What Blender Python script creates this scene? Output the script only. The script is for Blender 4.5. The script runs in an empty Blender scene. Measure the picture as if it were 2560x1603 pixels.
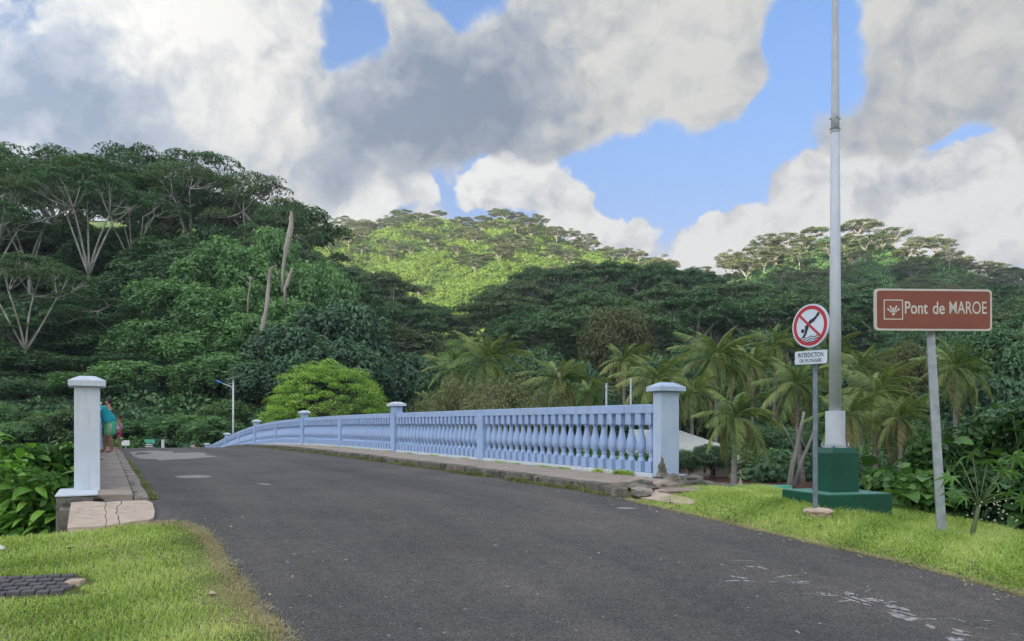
import bpy, math, random
import numpy as np
from mathutils import Vector, Matrix, Euler

random.seed(7)
rng = np.random.default_rng(7)
sc = bpy.context.scene
COL = sc.collection
PI = math.pi

# ------------------------------------------------------------------ camera, sky, sun, exposure
EYE = 4.5            # eye height above the lagoon (the camera stands on the bridge ramp)
F, HX, HY = 1849.0, 1280.0, 1075.0
cam_d = bpy.data.cameras.new('camera')
cam = bpy.data.objects.new('camera', cam_d); COL.objects.link(cam)
cam.location = (0, 0, EYE); cam.rotation_euler = (math.radians(90), 0, 0)
cam_d.sensor_width = 36.0
cam_d.lens = F / 2560 * 36
cam_d.shift_y = (HY - 801.5) / 2560.0
cam_d.clip_start = 0.1; cam_d.clip_end = 6000
sc.camera = cam

SUN_EL = math.radians(8.5)
SUN_DIR = Vector((0.5, 0.866, -math.tan(SUN_EL))).normalized()      # the way the light travels

sc.view_settings.view_transform = 'Standard'
sc.view_settings.look = 'None'
sc.view_settings.exposure = 1.68
sc.view_settings.gamma = 1.0
sc.view_settings.use_curve_mapping = False
sc.render.engine = 'CYCLES'
cy = sc.cycles
cy.max_bounces = 6; cy.diffuse_bounces = 3; cy.glossy_bounces = 2
cy.transmission_bounces = 3; cy.transparent_max_bounces = 8; cy.volume_bounces = 0
cy.caustics_reflective = False; cy.caustics_refractive = False
cy.sample_clamp_indirect = 4.0
cy.use_denoising = True
try:
    cy.denoiser = 'OPENIMAGEDENOISE'; cy.denoising_input_passes = 'RGB_ALBEDO_NORMAL'; cy.denoising_prefilter = 'ACCURATE'
except Exception: pass
cy.use_adaptive_sampling = True; cy.adaptive_threshold = 0.01

def pixdir(px, py):
    return Vector(((px - HX) / F, 1.0, -(py - HY) / F)).normalized()

def build_world():
    w = bpy.data.worlds.new('World'); sc.world = w; w.use_nodes = True
    nt = w.node_tree; nt.nodes.clear(); L = nt.links.new
    N = nt.nodes.new
    out = N('ShaderNodeOutputWorld'); bg = N('ShaderNodeBackground'); L(bg.outputs[0], out.inputs[0])
    bg.inputs[1].default_value = 0.12
    sky = N('ShaderNodeTexSky'); sky.sky_type = 'NISHITA'; sky.sun_disc = False
    sky.sun_elevation = SUN_EL; sky.sun_rotation = math.atan2(-SUN_DIR.x, -SUN_DIR.y)
    sky.air_density = 1.0; sky.dust_density = 0.6; sky.ozone_density = 2.0
    tc = N('ShaderNodeTexCoord')
    nrm = N('ShaderNodeVectorMath'); nrm.operation = 'NORMALIZE'; L(tc.outputs['Generated'], nrm.inputs[0])
    D = nrm.outputs[0]
    def noise(scale, detail, rough, vec, dist=0.0):
        n = N('ShaderNodeTexNoise'); n.inputs['Scale'].default_value = scale; n.inputs['Detail'].default_value = detail
        n.inputs['Roughness'].default_value = rough; n.inputs['Distortion'].default_value = dist
        L(vec, n.inputs['Vector']); return n
    def math_(op, a, b=None, c=None, clamp=False):
        m = N('ShaderNodeMath'); m.operation = op; m.use_clamp = clamp
        for i, v in enumerate((a, b, c)):
            if v is None: continue
            if isinstance(v, (int, float)): m.inputs[i].default_value = v
            else: L(v, m.inputs[i])
        return m.outputs[0]
    def vadd(a, b):
        m = N('ShaderNodeVectorMath'); m.operation = 'ADD'; L(a, m.inputs[0]); L(b, m.inputs[1]); return m.outputs[0]
    def warp(vec, scale, detail, amt):
        n = noise(scale, detail, 0.55, vec)
        s = N('ShaderNodeVectorMath'); s.operation = 'SUBTRACT'; L(n.outputs['Color'], s.inputs[0]); s.inputs[1].default_value = (.5, .5, .5)
        k = N('ShaderNodeVectorMath'); k.operation = 'SCALE'; L(s.outputs[0], k.inputs[0]); k.inputs['Scale'].default_value = amt
        return vadd(vec, k.outputs[0])
    W = warp(D, 4.0, 7, 0.16)
    W2 = warp(D, 8.0, 6, 0.10)
    def blobs(table, vec, base=None):
        acc = base
        for (px, py, r, wt) in table:
            c = pixdir(px, py)
            d = N('ShaderNodeVectorMath'); d.operation = 'DISTANCE'; L(vec, d.inputs[0]); d.inputs[1].default_value = c
            mr = N('ShaderNodeMapRange'); mr.interpolation_type = 'SMOOTHSTEP'
            L(d.outputs['Value'], mr.inputs['Value'])
            mr.inputs['From Min'].default_value = r / F * 1.35; mr.inputs['From Max'].default_value = r / F * .15
            mr.inputs['To Min'].default_value = 0; mr.inputs['To Max'].default_value = wt
            acc = mr.outputs[0] if acc is None else math_('ADD', acc, mr.outputs[0])
        return acc
    def ss(v, lo, hi):
        m = N('ShaderNodeMapRange'); m.interpolation_type = 'SMOOTHSTEP'; L(v, m.inputs['Value'])
        m.inputs['From Min'].default_value = lo; m.inputs['From Max'].default_value = hi; return m.outputs[0]
    fine = noise(12, 13, .60, W2); mid = noise(5.0, 9, .58, W)
    ofs = N('ShaderNodeVectorMath'); ofs.operation = 'ADD'; L(W2, ofs.inputs[0]); ofs.inputs[1].default_value = (-.012, 0, .020)
    f2 = noise(12, 13, .60, ofs.outputs[0])
    relief = math_('SUBTRACT', fine.outputs['Fac'], f2.outputs['Fac'])
    # --- how much cloud stands in a direction: open sky and cloud in broken masses all round
    big = noise(2.2, 3, .5, D)
    cov = math_('MULTIPLY_ADD', big.outputs['Fac'], 1.6, -.50)
    T = [(120,180,330,.7),(350,150,260,.5),(560,120,280,.6),(700,250,200,.4),(600,330,260,.5),(300,330,260,.5),(780,330,120,.4),
         (1130,250,200,.8),(1250,320,200,.8),(1000,370,180,.8),(880,410,130,.7),(1150,390,100,.4),(1300,150,150,.6),(1040,90,60,.8),
         (1420,250,200,.7),(1500,100,200,.8),(1750,90,160,.9),(1800,200,120,.6),(1650,260,170,.6),
         (2480,140,260,.8),(2330,120,110,.5),(2250,310,150,.7),(2450,300,180,.7),(2080,330,80,.5),
         (890,130,105,-1.0),(860,230,60,-.5),(1150,40,75,-.7),(1250,30,50,-.6),(1100,460,70,-.8),(1180,440,40,-.4),(1560,450,150,-1.0),(1700,470,160,-1.1),(1880,380,110,-1.0),(1880,470,120,-1.0),
         (2060,40,110,-1.0),(2150,160,110,-.9),(2010,200,90,-.6),(1930,280,80,-.7),(2400,420,90,-.9),(60,-10,110,-.9),(2000,450,150,-.7),(2200,480,150,-.8),(2500,480,170,-.9),(1300,470,150,-.9),(1480,560,150,-1.0),(1700,600,150,-1.0),
         (2300,560,200,-.8),(960,480,90,-.8),(800,520,120,-.6),(1900,600,150,-.8)]
    cov = blobs(T, W, cov)
    cov = math_('ADD', cov, math_('MULTIPLY_ADD', fine.outputs['Fac'], 1.7, -.85))
    cov = math_('ADD', cov, math_('MULTIPLY_ADD', mid.outputs['Fac'], 1.5, -.75))
    mask = ss(cov, .12, .66)
    # --- how brightly that cloud is lit: smooth blue-grey bellies, white crowns
    bri = math_('MULTIPLY_ADD', mid.outputs['Fac'], 1.35, -.06)
    B = [(600,100,260,.18),(430,60,200,.12),(700,330,180,.12),(650,220,150,.12),(100,250,230,-.34),(60,110,130,-.2),(330,360,180,-.25),(180,340,160,-.15),(500,200,60,-.35),
         (1130,240,200,-.30),(1230,320,200,-.32),(1000,370,180,-.28),(1330,190,120,-.18),(1370,40,120,-.26),(1060,70,50,.25),(1180,160,90,-.1),
         (1720,150,190,.18),(1600,300,140,.16),(1780,60,130,.10),(1480,330,130,-.05),(1350,400,160,-.25),(1650,370,80,.05),
         (2500,130,220,.14),(2420,250,140,.08),(2200,320,160,-.10),(2540,320,120,-.15),(820,440,90,-.2),(650,440,140,-.15)]
    bri = blobs(B, W, bri)
    bri = math_('ADD', bri, math_('MULTIPLY', relief, 1.9))
    # thin edges of the deck catch more light than its middle
    edge = math_('SUBTRACT', 1.0, ss(cov, .35, .95))
    bri = math_('ADD', bri, math_('MULTIPLY', edge, .16))
    bri = math_('MAXIMUM', math_('MINIMUM', bri, 1.1), 0.0)
    ramp = N('ShaderNodeValToRGB'); L(bri, ramp.inputs[0])
    e = ramp.color_ramp.elements
    e[0].position = 0.0; e[0].color = (.20, .27, .385, 1)
    e[1].position = 1.0; e[1].color = (.80, .79, .76, 1)
    a = ramp.color_ramp.elements.new(.42); a.color = (.40, .45, .53, 1)
    a = ramp.color_ramp.elements.new(.68); a.color = (.60, .62, .63, 1)
    # clouds nearer the sun glow brighter by forward scattering, boosted out of view to light the foreground
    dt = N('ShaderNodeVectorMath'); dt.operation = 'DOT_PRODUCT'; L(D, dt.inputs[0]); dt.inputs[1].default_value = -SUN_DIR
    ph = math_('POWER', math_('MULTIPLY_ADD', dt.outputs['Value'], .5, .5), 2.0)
    gl = math_('MULTIPLY', math_('MULTIPLY_ADD', ph, SUNSIDE_BOOST, 1.0), CLOUD)
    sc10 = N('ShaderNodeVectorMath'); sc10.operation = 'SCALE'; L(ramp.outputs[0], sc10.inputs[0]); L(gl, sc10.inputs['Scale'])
    # low bright cumulus heads, crisp-edged, behind the grey deck
    Wc = warp(D, 11, 7, 0.075)
    C = [(1290,440,85,1.2),(1215,455,70,1.0),(1370,480,90,1.1),(1170,480,50,.8),(1430,545,80,1.0),(1520,600,55,.8),(2090,440,90,1.1),(2190,420,90,1.0),(2000,480,80,1.0),(2270,500,110,1.0),(2120,540,120,1.0),(2510,410,90,1.1),(2460,470,80,1.0),(2570,510,110,1.1),
         (1620,600,35,.8),(1770,560,50,.8),(1870,550,50,.8),(1810,620,90,.8),(1060,480,55,1.0),(960,490,80,1.0),(860,500,100,1.0),(740,470,110,1.0),(820,255,55,1.1),(1240,85,40,1.0),(1980,620,150,.9),(2400,600,160,1.0),(1650,650,120,.7)]
    cc = blobs(C, Wc, math_('MULTIPLY_ADD', fine.outputs['Fac'], 1.6, -.80))
    mrc = ss(cc, .34, .62)
    cb = math_('ADD', math_('MULTIPLY', relief, 2.6), math_('MULTIPLY_ADD', mid.outputs['Fac'], 1.0, .42))
    rc_ = N('ShaderNodeValToRGB'); L(cb, rc_.inputs[0]); ee = rc_.color_ramp.elements
    ee[0].position = .25; ee[0].color = (.43, .49, .60, 1); ee[1].position = .98; ee[1].color = (.97, .97, .96, 1)
    q_ = ee.new(.55); q_.color = (.62, .65, .70, 1)
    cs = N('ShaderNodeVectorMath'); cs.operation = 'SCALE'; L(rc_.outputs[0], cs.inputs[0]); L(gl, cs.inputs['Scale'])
    # sky tint
    gam = N('ShaderNodeMix'); gam.data_type = 'RGBA'; gam.blend_type = 'MULTIPLY'; gam.inputs[0].default_value = 1.0
    L(sky.outputs[0], gam.inputs[6])
    sz = N('ShaderNodeSeparateXYZ'); L(D, sz.inputs[0])
    tn = N('ShaderNodeMix'); tn.data_type = 'RGBA'; L(ss(sz.outputs['Z'], .12, .50), tn.inputs[0]); tn.inputs[6].default_value = (.44, .37, .46, 1); tn.inputs[7].default_value = SKYTINT
    L(tn.outputs[2], gam.inputs[7])
    mx0 = N('ShaderNodeMix'); mx0.data_type = 'RGBA'; L(mrc, mx0.inputs[0]); L(gam.outputs[2], mx0.inputs[6]); L(cs.outputs[0], mx0.inputs[7])
    mix = N('ShaderNodeMix'); mix.data_type = 'RGBA'; L(mask, mix.inputs[0]); L(mx0.outputs[2], mix.inputs[6]); L(sc10.outputs[0], mix.inputs[7])
    L(mix.outputs[2], bg.inputs[0])
CLOUD = 2.03
SUNSIDE_BOOST = 8.0  # added sky brightness behind the camera that lifts the foreground
SKYTINT = (.50, .60, .80, 1)
build_world()

sun_d = bpy.data.lights.new('sun', 'SUN'); sun_d.energy = 5.0; sun_d.angle = math.radians(.5); sun_d.color = (1.0, .87, .68)
sun = bpy.data.objects.new('sun', sun_d); COL.objects.link(sun)
sun.rotation_euler = SUN_DIR.to_track_quat('-Z', 'Y').to_euler(); sun.location = (0, 0, 60)

# ------------------------------------------------------------------ helpers
def P(px, py, Y):
    return Vector(((px - HX) / F * Y, Y, EYE - (py - HY) / F * Y))
TH = math.atan(1021 / F); CT, ST = math.cos(TH), math.sin(TH)
def B(a, r, z=0.0):                       # bridge frame: a along the bridge, r to its right
    return Vector((-a * ST + r * CT, a * CT + r * ST, z))
def ar(X, Y):
    return Y * CT - X * ST, X * CT + Y * ST

def tag(o, label=None, cat=None, group=None, kind=None):
    if label: o['label'] = label
    if cat: o['category'] = cat
    if group: o['group'] = group
    if kind: o['kind'] = kind
    return o
def empty(name, loc=(0, 0, 0), rz=0, **k):
    o = bpy.data.objects.new(name, None); COL.objects.link(o); o.location = loc; o.rotation_euler = (0, 0, rz)
    o.empty_display_size = .2
    return tag(o, **k)
def link(name, me, parent=None, loc=None):
    o = bpy.data.objects.new(name, me); COL.objects.link(o)
    if parent: o.parent = parent
    if loc is not None: o.location = loc
    return o

def arrays_mesh(name, verts, faces, mat=None, tint=None, smooth=False, mats=None, mat_idx=None):
    verts = np.asarray(verts, dtype=np.float32); faces = np.asarray(faces, dtype=np.int32)
    k = faces.shape[1]
    me = bpy.data.meshes.new(name)
    me.vertices.add(len(verts)); me.vertices.foreach_set('co', verts.ravel())
    me.loops.add(faces.size); me.loops.foreach_set('vertex_index', faces.ravel())
    me.polygons.add(len(faces)); me.polygons.foreach_set('loop_start', np.arange(0, faces.size, k, dtype=np.int32))
    try: me.polygons.foreach_set('loop_total', np.full(len(faces), k, dtype=np.int32))
    except Exception: pass
    if smooth: me.polygons.foreach_set('use_smooth', np.ones(len(faces), dtype=bool))
    if mat_idx is not None: me.polygons.foreach_set('material_index', np.asarray(mat_idx, dtype=np.int32))
    me.update(calc_edges=True)
    for m in (mats or ([mat] if mat else [])): me.materials.append(m)
    if tint is not None:
        at = me.attributes.new('tint', 'FLOAT', 'FACE'); at.data.foreach_set('value', np.asarray(tint, dtype=np.float32))
    return me

class MB:
    """collects boxes, tubes, lathes and polygons into ONE mesh"""
    def __init__(s): s.v = []; s.f = []; s.sm = []
    def add(s, vs, fs, smooth=False):
        n = len(s.v); s.v += [tuple(v) for v in vs]; s.f += [tuple(i + n for i in f) for f in fs]; s.sm += [smooth] * len(fs); return s
    def box(s, c, size, rot=None, taper=1.0):
        hx, hy, hz = size[0] / 2, size[1] / 2, size[2] / 2
        vs = []
        for z, t in ((-hz, 1), (hz, taper)):
            for x, y in ((-hx, -hy), (hx, -hy), (hx, hy), (-hx, hy)):
                p = Vector((x * t, y * t, z))
                if rot is not None: p = rot @ p
                vs.append(p + Vector(c))
        return s.add(vs, [(3, 2, 1, 0), (4, 5, 6, 7), (0, 1, 5, 4), (1, 2, 6, 5), (2, 3, 7, 6), (3, 0, 4, 7)])
    def hexa(s, pts):                      # 8 corners: bottom four, top four
        return s.add(pts, [(3, 2, 1, 0), (4, 5, 6, 7), (0, 1, 5, 4), (1, 2, 6, 5), (2, 3, 7, 6), (3, 0, 4, 7)])
    def tube(s, pts, rad, sides=8, cap=True):
        pts = [Vector(p) for p in pts]
        if not hasattr(rad, '__len__'): rad = [rad] * len(pts)
        rings = []; vs = []; fs = []
        up = Vector((0.13, .21, 1)).normalized(); prev = None
        for i, p in enumerate(pts):
            t = (pts[min(i + 1, len(pts) - 1)] - pts[max(i - 1, 0)]).normalized()
            if prev is None:
                x = t.orthogonal().normalized()
            else:
                x = (prev - t * prev.dot(t)).normalized()
            prev = x; y = t.cross(x)
            for k in range(sides):
                an = 2 * PI * k / sides
                vs.append(p + (x * math.cos(an) + y * math.sin(an)) * rad[i])
        for i in range(len(pts) - 1):
            for k in range(sides):
                k2 = (k + 1) % sides
                fs.append((i * sides + k, i * sides + k2, (i + 1) * sides + k2, (i + 1) * sides + k))
        s.add(vs, fs, True)
        if cap:
            n = len(s.v) - len(vs)
            s.f.append(tuple(n + k for k in reversed(range(sides)))); s.sm.append(False)
            m = n + (len(pts) - 1) * sides
            s.f.append(tuple(m + k for k in range(sides))); s.sm.append(False)
        return s
    def lathe(s, prof, seg=16, c=(0, 0, 0)):
        vs = []; fs = []; n = len(prof)
        for (r, z) in prof:
            for k in range(seg):
                an = 2 * PI * k / seg
                vs.append((c[0] + r * math.cos(an), c[1] + r * math.sin(an), c[2] + z))
        for i in range(n - 1):
            for k in range(seg):
                k2 = (k + 1) % seg
                fs.append((i * seg + k, i * seg + k2, (i + 1) * seg + k2, (i + 1) * seg + k))
        s.add(vs, fs, True)
        m = len(s.v) - n * seg
        s.f.append(tuple(m + k for k in reversed(range(seg)))); s.sm.append(False)
        m += (n - 1) * seg
        s.f.append(tuple(m + k for k in range(seg))); s.sm.append(False)
        return s
    def prism(s, poly, axis_o, ax, ay, n, thick):
        """flat polygon (2D) in the plane ax, ay at axis_o, pushed along n"""
        o = Vector(axis_o); ax = Vector(ax); ay = Vector(ay); n = Vector(n)
        k = len(poly)
        vs = [o + ax * x + ay * y for x, y in poly] + [o + ax * x + ay * y + n * thick for x, y in poly]
        fs = [tuple(reversed(range(k))), tuple(range(k, 2 * k))] + [(i, (i + 1) % k, k + (i + 1) % k, k + i) for i in range(k)]
        return s.add(vs, fs)
    def mesh(s, name, mat=None, bevel=0):
        me = bpy.data.meshes.new(name); me.from_pydata(s.v, [], s.f); me.update()
        me.polygons.foreach_set('use_smooth', s.sm)
        if mat: me.materials.append(mat)
        return me
    def obj(s, name, mat, parent=None, bevel=0, seg=2, **k):
        o = link(name, s.mesh(name, mat), parent)
        if bevel:
            m = o.modifiers.new('bevel', 'BEVEL'); m.width = bevel; m.segments = seg; m.limit_method = 'ANGLE'; m.harden_normals = False
        return tag(o, **k)

# ------------------------------------------------------------------ materials
def new_mat(name):
    m = bpy.data.materials.new(name); m.use_nodes = True
    return m, m.node_tree, m.node_tree.nodes['Principled BSDF']
def ramp_node(nt, fac, stops):
    r = nt.nodes.new('ShaderNodeValToRGB'); nt.links.new(fac, r.inputs[0])
    els = r.color_ramp.elements
    while len(els) < len(stops): els.new(.5)
    for e, (p, c) in zip(els, stops): e.position = p; e.color = (*c, 1)
    return r.outputs[0]
def noise_node(nt, scale, detail=5, rough=.55, obj=True, stretch=None, dist=0):
    tc = nt.nodes.new('ShaderNodeTexCoord')
    n = nt.nodes.new('ShaderNodeTexNoise'); n.inputs['Scale'].default_value = scale; n.inputs['Detail'].default_value = detail
    n.inputs['Roughness'].default_value = rough; n.inputs['Distortion'].default_value = dist
    src = tc.outputs['Object']
    if stretch:
        mp = nt.nodes.new('ShaderNodeMapping'); mp.inputs['Scale'].default_value = stretch
        nt.links.new(src, mp.inputs[0]); src = mp.outputs[0]
    nt.links.new(src, n.inputs['Vector']); return n
def mixrgb(nt, fac, a, b, mode='MIX'):
    m = nt.nodes.new('ShaderNodeMix'); m.data_type = 'RGBA'; m.blend_type = mode
    for i, v in ((0, fac), (6, a), (7, b)):
        if isinstance(v, (int, float)): m.inputs[i].default_value = v
        elif isinstance(v, tuple): m.inputs[i].default_value = (*v, 1)
        else: nt.links.new(v, m.inputs[i])
    return m.outputs[2]
def bump(nt, bs, h, dist=.01, strength=.5):
    b = nt.nodes.new('ShaderNodeBump'); b.inputs['Distance'].default_value = dist; b.inputs['Strength'].default_value = strength
    nt.links.new(h, b.inputs['Height']); nt.links.new(b.outputs[0], bs.inputs['Normal'])
def solid(name, stops, scale=3, rough=.7, detail=6, bdist=.004, bstr=.4, bscale=None, metal=0, spec=.4, stretch=None, spots=None):
    """paint, concrete or earth: a noise-driven colour and relief"""
    m, nt, bs = new_mat(name)
    n = noise_node(nt, scale, detail, .6, stretch=stretch)
    col = ramp_node(nt, n.outputs['Fac'], stops)
    if spots:
        sscale, lo, hi, scol = spots
        n3 = noise_node(nt, sscale, 6, .65)
        mr = nt.nodes.new('ShaderNodeMapRange'); mr.inputs['From Min'].default_value = lo; mr.inputs['From Max'].default_value = hi
        nt.links.new(n3.outputs['Fac'], mr.inputs['Value']); col = mixrgb(nt, mr.outputs[0], col, scol)
    nt.links.new(col, bs.inputs['Base Color'])
    bs.inputs['Roughness'].default_value = rough; bs.inputs['Metallic'].default_value = metal
    bs.inputs['Specular IOR Level'].default_value = spec
    if bdist:
        n2 = noise_node(nt, bscale or scale * 6, 6, .6)
        bump(nt, bs, n2.outputs['Fac'], bdist, bstr)
    return m
def paint(name, stops, grime):
    """brushed masonry paint: uneven coats, faint vertical runs, small scabs of grime and chipped spots"""
    m, nt, bs = new_mat(name); L = nt.links.new
    n = noise_node(nt, 2.6, 7, .62); col = ramp_node(nt, n.outputs['Fac'], stops)
    st = noise_node(nt, 9, 4, .6, stretch=(1, 1, .10)); sm = nt.nodes.new('ShaderNodeMapRange'); sm.inputs['From Min'].default_value = .54; sm.inputs['From Max'].default_value = .78; sm.inputs['To Max'].default_value = .55
    L(st.outputs['Fac'], sm.inputs['Value']); col = mixrgb(nt, sm.outputs[0], col, grime)
    sp = noise_node(nt, 16, 6, .7); s2 = nt.nodes.new('ShaderNodeMapRange'); s2.inputs['From Min'].default_value = .66; s2.inputs['From Max'].default_value = .74; s2.inputs['To Max'].default_value = .8
    L(sp.outputs['Fac'], s2.inputs['Value']); col = mixrgb(nt, s2.outputs[0], col, grime)
    L(col, bs.inputs['Base Color']); bs.inputs['Roughness'].default_value = .55; bs.inputs['Specular IOR Level'].default_value = .3
    b = noise_node(nt, 26, 6, .6, stretch=(1, 1, .6)); bump(nt, bs, b.outputs['Fac'], .006, .6); return m
def leaf_mat(name, dark, mid, light, rough=.5, transl=.28, objvar=.35, hue=None):
    m, nt, bs = new_mat(name); L = nt.links.new
    at = nt.nodes.new('ShaderNodeAttribute'); at.attribute_name = 'tint'
    oi = nt.nodes.new('ShaderNodeObjectInfo')
    a = nt.nodes.new('ShaderNodeMath'); a.operation = 'MULTIPLY_ADD'; L(oi.outputs['Random'], a.inputs[0]); a.inputs[1].default_value = objvar; a.inputs[2].default_value = -objvar / 2
    b = nt.nodes.new('ShaderNodeMath'); b.operation = 'ADD'; b.use_clamp = True; L(at.outputs['Fac'], b.inputs[0]); L(a.outputs[0], b.inputs[1])
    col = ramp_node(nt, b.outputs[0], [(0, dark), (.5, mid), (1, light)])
    if hue:
        c2 = mixrgb(nt, .5, col, hue)
        mr = nt.nodes.new('ShaderNodeMapRange'); mr.inputs['From Min'].default_value = .45; mr.inputs['From Max'].default_value = 1
        L(oi.outputs['Random'], mr.inputs['Value'])
        col = mixrgb(nt, mr.outputs[0], col, c2)
    L(col, bs.inputs['Base Color']); bs.inputs['Roughness'].default_value = rough; bs.inputs['Specular IOR Level'].default_value = .35
    tr = nt.nodes.new('ShaderNodeBsdfTranslucent'); c3 = mixrgb(nt, 1.0, col, (1.15, 1.25, .6), 'MULTIPLY'); L(c3, tr.inputs[0])
    mx = nt.nodes.new('ShaderNodeMixShader'); mx.inputs[0].default_value = transl
    L(bs.outputs[0], mx.inputs[1]); L(tr.outputs[0], mx.inputs[2])
    L(mx.outputs[0], nt.nodes['Material Output'].inputs[0])
    return m

M = {}
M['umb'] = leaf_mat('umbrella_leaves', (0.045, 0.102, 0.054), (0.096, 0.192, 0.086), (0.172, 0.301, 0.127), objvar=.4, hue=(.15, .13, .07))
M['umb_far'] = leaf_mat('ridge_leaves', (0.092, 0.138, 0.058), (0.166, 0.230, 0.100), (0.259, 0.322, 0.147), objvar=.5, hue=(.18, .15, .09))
M['broad'] = leaf_mat('broad_leaves', (0.047, 0.101, 0.063), (0.097, 0.195, 0.095), (0.179, 0.306, 0.134), objvar=.4)
M['blue'] = leaf_mat('bluish_leaves', (0.041, 0.094, 0.059), (0.090, 0.180, 0.101), (0.172, 0.288, 0.163), objvar=.25)
M['vine'] = leaf_mat('vine_leaves', (0.082, 0.167, 0.068), (0.160, 0.310, 0.122), (0.286, 0.488, 0.190), objvar=.25)
M['lime'] = leaf_mat('lime_leaves', (0.150, 0.273, 0.058), (0.335, 0.528, 0.096), (0.561, 0.781, 0.194), objvar=.1, transl=.35)
M['brown'] = leaf_mat('bronze_leaves', (.06, .075, .035), (.13, .155, .065), (.22, .235, .10), objvar=.2)
M['scrub'] = leaf_mat('scrub_leaves', (0.078, 0.098, 0.046), (0.182, 0.215, 0.098), (0.312, 0.325, 0.169), objvar=.2)
M['slope'] = leaf_mat('slope_vines', (0.103, 0.182, 0.030), (0.196, 0.305, 0.060), (0.299, 0.429, 0.100), objvar=.4, transl=.3)
M['hedge'] = leaf_mat('hedge_leaves', (0.062, 0.118, 0.050), (0.133, 0.234, 0.087), (0.265, 0.406, 0.137), objvar=.5)
M['palm'] = leaf_mat('palm_leaflets', (0.069, 0.122, 0.036), (0.163, 0.250, 0.072), (0.375, 0.439, 0.144), objvar=.6, hue=(.26, .26, .10))
M['palm_old'] = leaf_mat('old_palm_leaflets', (.15, .12, .05), (.26, .22, .09), (.36, .31, .14), objvar=.3)
M['bigleaf'] = leaf_mat('big_leaves', (0.059, 0.144, 0.025), (0.126, 0.288, 0.043), (0.288, 0.540, 0.085), rough=.45, objvar=.9, transl=.25)
M['heart'] = leaf_mat('heart_leaves', (0.046, 0.108, 0.036), (0.099, 0.215, 0.057), (0.215, 0.394, 0.090), rough=.35, objvar=.9)
M['papaya'] = leaf_mat('papaya_leaves', (0.060, 0.132, 0.036), (0.108, 0.228, 0.060), (0.192, 0.360, 0.084), rough=.4, objvar=.5)
M['grass'] = leaf_mat('grass_blades', (.24, .35, .07), (.46, .60, .15), (.66, .73, .28), rough=.5, objvar=0, transl=.35)
M['kerbgrass'] = leaf_mat('kerb_grass', (.12, .14, .05), (.20, .24, .08), (.34, .34, .15), objvar=0)
M['dry'] = leaf_mat('dry_grass', (.34, .29, .16), (.52, .45, .27), (.66, .58, .38), rough=.7, objvar=0)
M['bark'] = solid('pale_bark', [(.3, (.16, .14, .12)), (.55, (.33, .31, .28)), (.75, (.46, .44, .40))], 1.2, .85, stretch=(1, 1, .35), bdist=.03)
M['bark_pale'] = solid('silvery_bark', [(.3, (.26, .24, .21)), (.55, (.46, .44, .40)), (.75, (.58, .56, .52))], 1.2, .85, stretch=(1, 1, .35), bdist=.03)
M['bark_dark'] = solid('dark_bark', [(.3, (.06, .05, .04)), (.7, (.16, .13, .10))], 1.5, .9, stretch=(1, 1, .3), bdist=.03)
M['bark_dead'] = solid('dead_wood', [(.3, (.22, .17, .13)), (.5, (.42, .37, .32)), (.75, (.55, .50, .45))], .8, .9, stretch=(1, 1, .25), bdist=.04)
M['bark_palm'] = solid('palm_bark', [(.3, (.17, .14, .12)), (.7, (.36, .33, .30))], 2, .9, stretch=(1, 1, 4), bdist=.02)
M['blue_paint'] = paint('pale_blue_paint', [(.25, (.335, .455, .69)), (.55, (.40, .53, .77)), (.8, (.455, .58, .79))], (.30, .29, .27))
M['pillar_shaded'] = paint('shaded_pillar_paint', [(.25, (.44, .54, .70)), (.55, (.51, .61, .76)), (.8, (.57, .66, .77))], (.34, .33, .30))  # left pillar's paint made darker; shade on the right pillar put into colour
M['white_paint'] = paint('white_blue_paint', [(.25, (.62, .68, .75)), (.6, (.70, .75, .80)), (.85, (.75, .79, .82))], (.36, .35, .31))
M['concrete'] = solid('weathered_concrete', [(.2, (.10, .09, .075)), (.5, (.25, .225, .19)), (.8, (.38, .35, .30))], 3.5, .92, bdist=.012, bscale=22, bstr=.7,
                      spots=(5, .52, .64, (.07, .075, .05)))
M['slab'] = solid('tan_slab', [(.2, (.38, .29, .215)), (.5, (.58, .455, .35)), (.8, (.66, .55, .44))], 4.5, .9, stretch=(1, 2.2, 1), bdist=.006, bscale=40, bstr=.6,
                  spots=(9, .60, .74, (.22, .17, .13)))
M['kerb'] = solid('kerb_stone', [(.2, (.20, .17, .14)), (.5, (.36, .31, .26)), (.8, (.50, .44, .37))], 5, .92, bdist=.01, bscale=30, bstr=.8,
                  spots=(4, .52, .62, (.12, .12, .10)))
M['kerb_dark'] = solid('dark_kerb', [(.2, (.07, .062, .052)), (.5, (.17, .15, .125)), (.8, (.34, .30, .25))], 6, .92, bdist=.012, bscale=30, bstr=.8, spots=(5, .5, .6, (.06, .07, .04)))  # darker kerb stone with dark spots
M['walk'] = solid('worn_walkway', [(.25, (.23, .185, .15)), (.5, (.39, .32, .26)), (.8, (.50, .42, .345))], 3.5, .92, bdist=.006, bscale=40, bstr=.6, stretch=(1, 2, 1), spots=(7, .58, .72, (.15, .13, .10)))
M['white'] = solid('white_enamel', [(.3, (.74, .75, .76)), (.7, (.80, .81, .82))], 2, .35, bdist=0)
M['pole_backlit'] = paint('backlit_pole_paint', [(.3, (.52, .55, .61)), (.7, (.64, .66, .70))], (.40, .40, .38))  # white pole paint greyed; its backlit tone is put into the colour
M['green_paint'] = solid('dark_green_paint', [(.25, (.006, .062, .040)), (.55, (.008, .088, .055)), (.8, (.012, .115, .070))], 2.5, .38, bdist=.004, bscale=12, bstr=.4)
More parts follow.
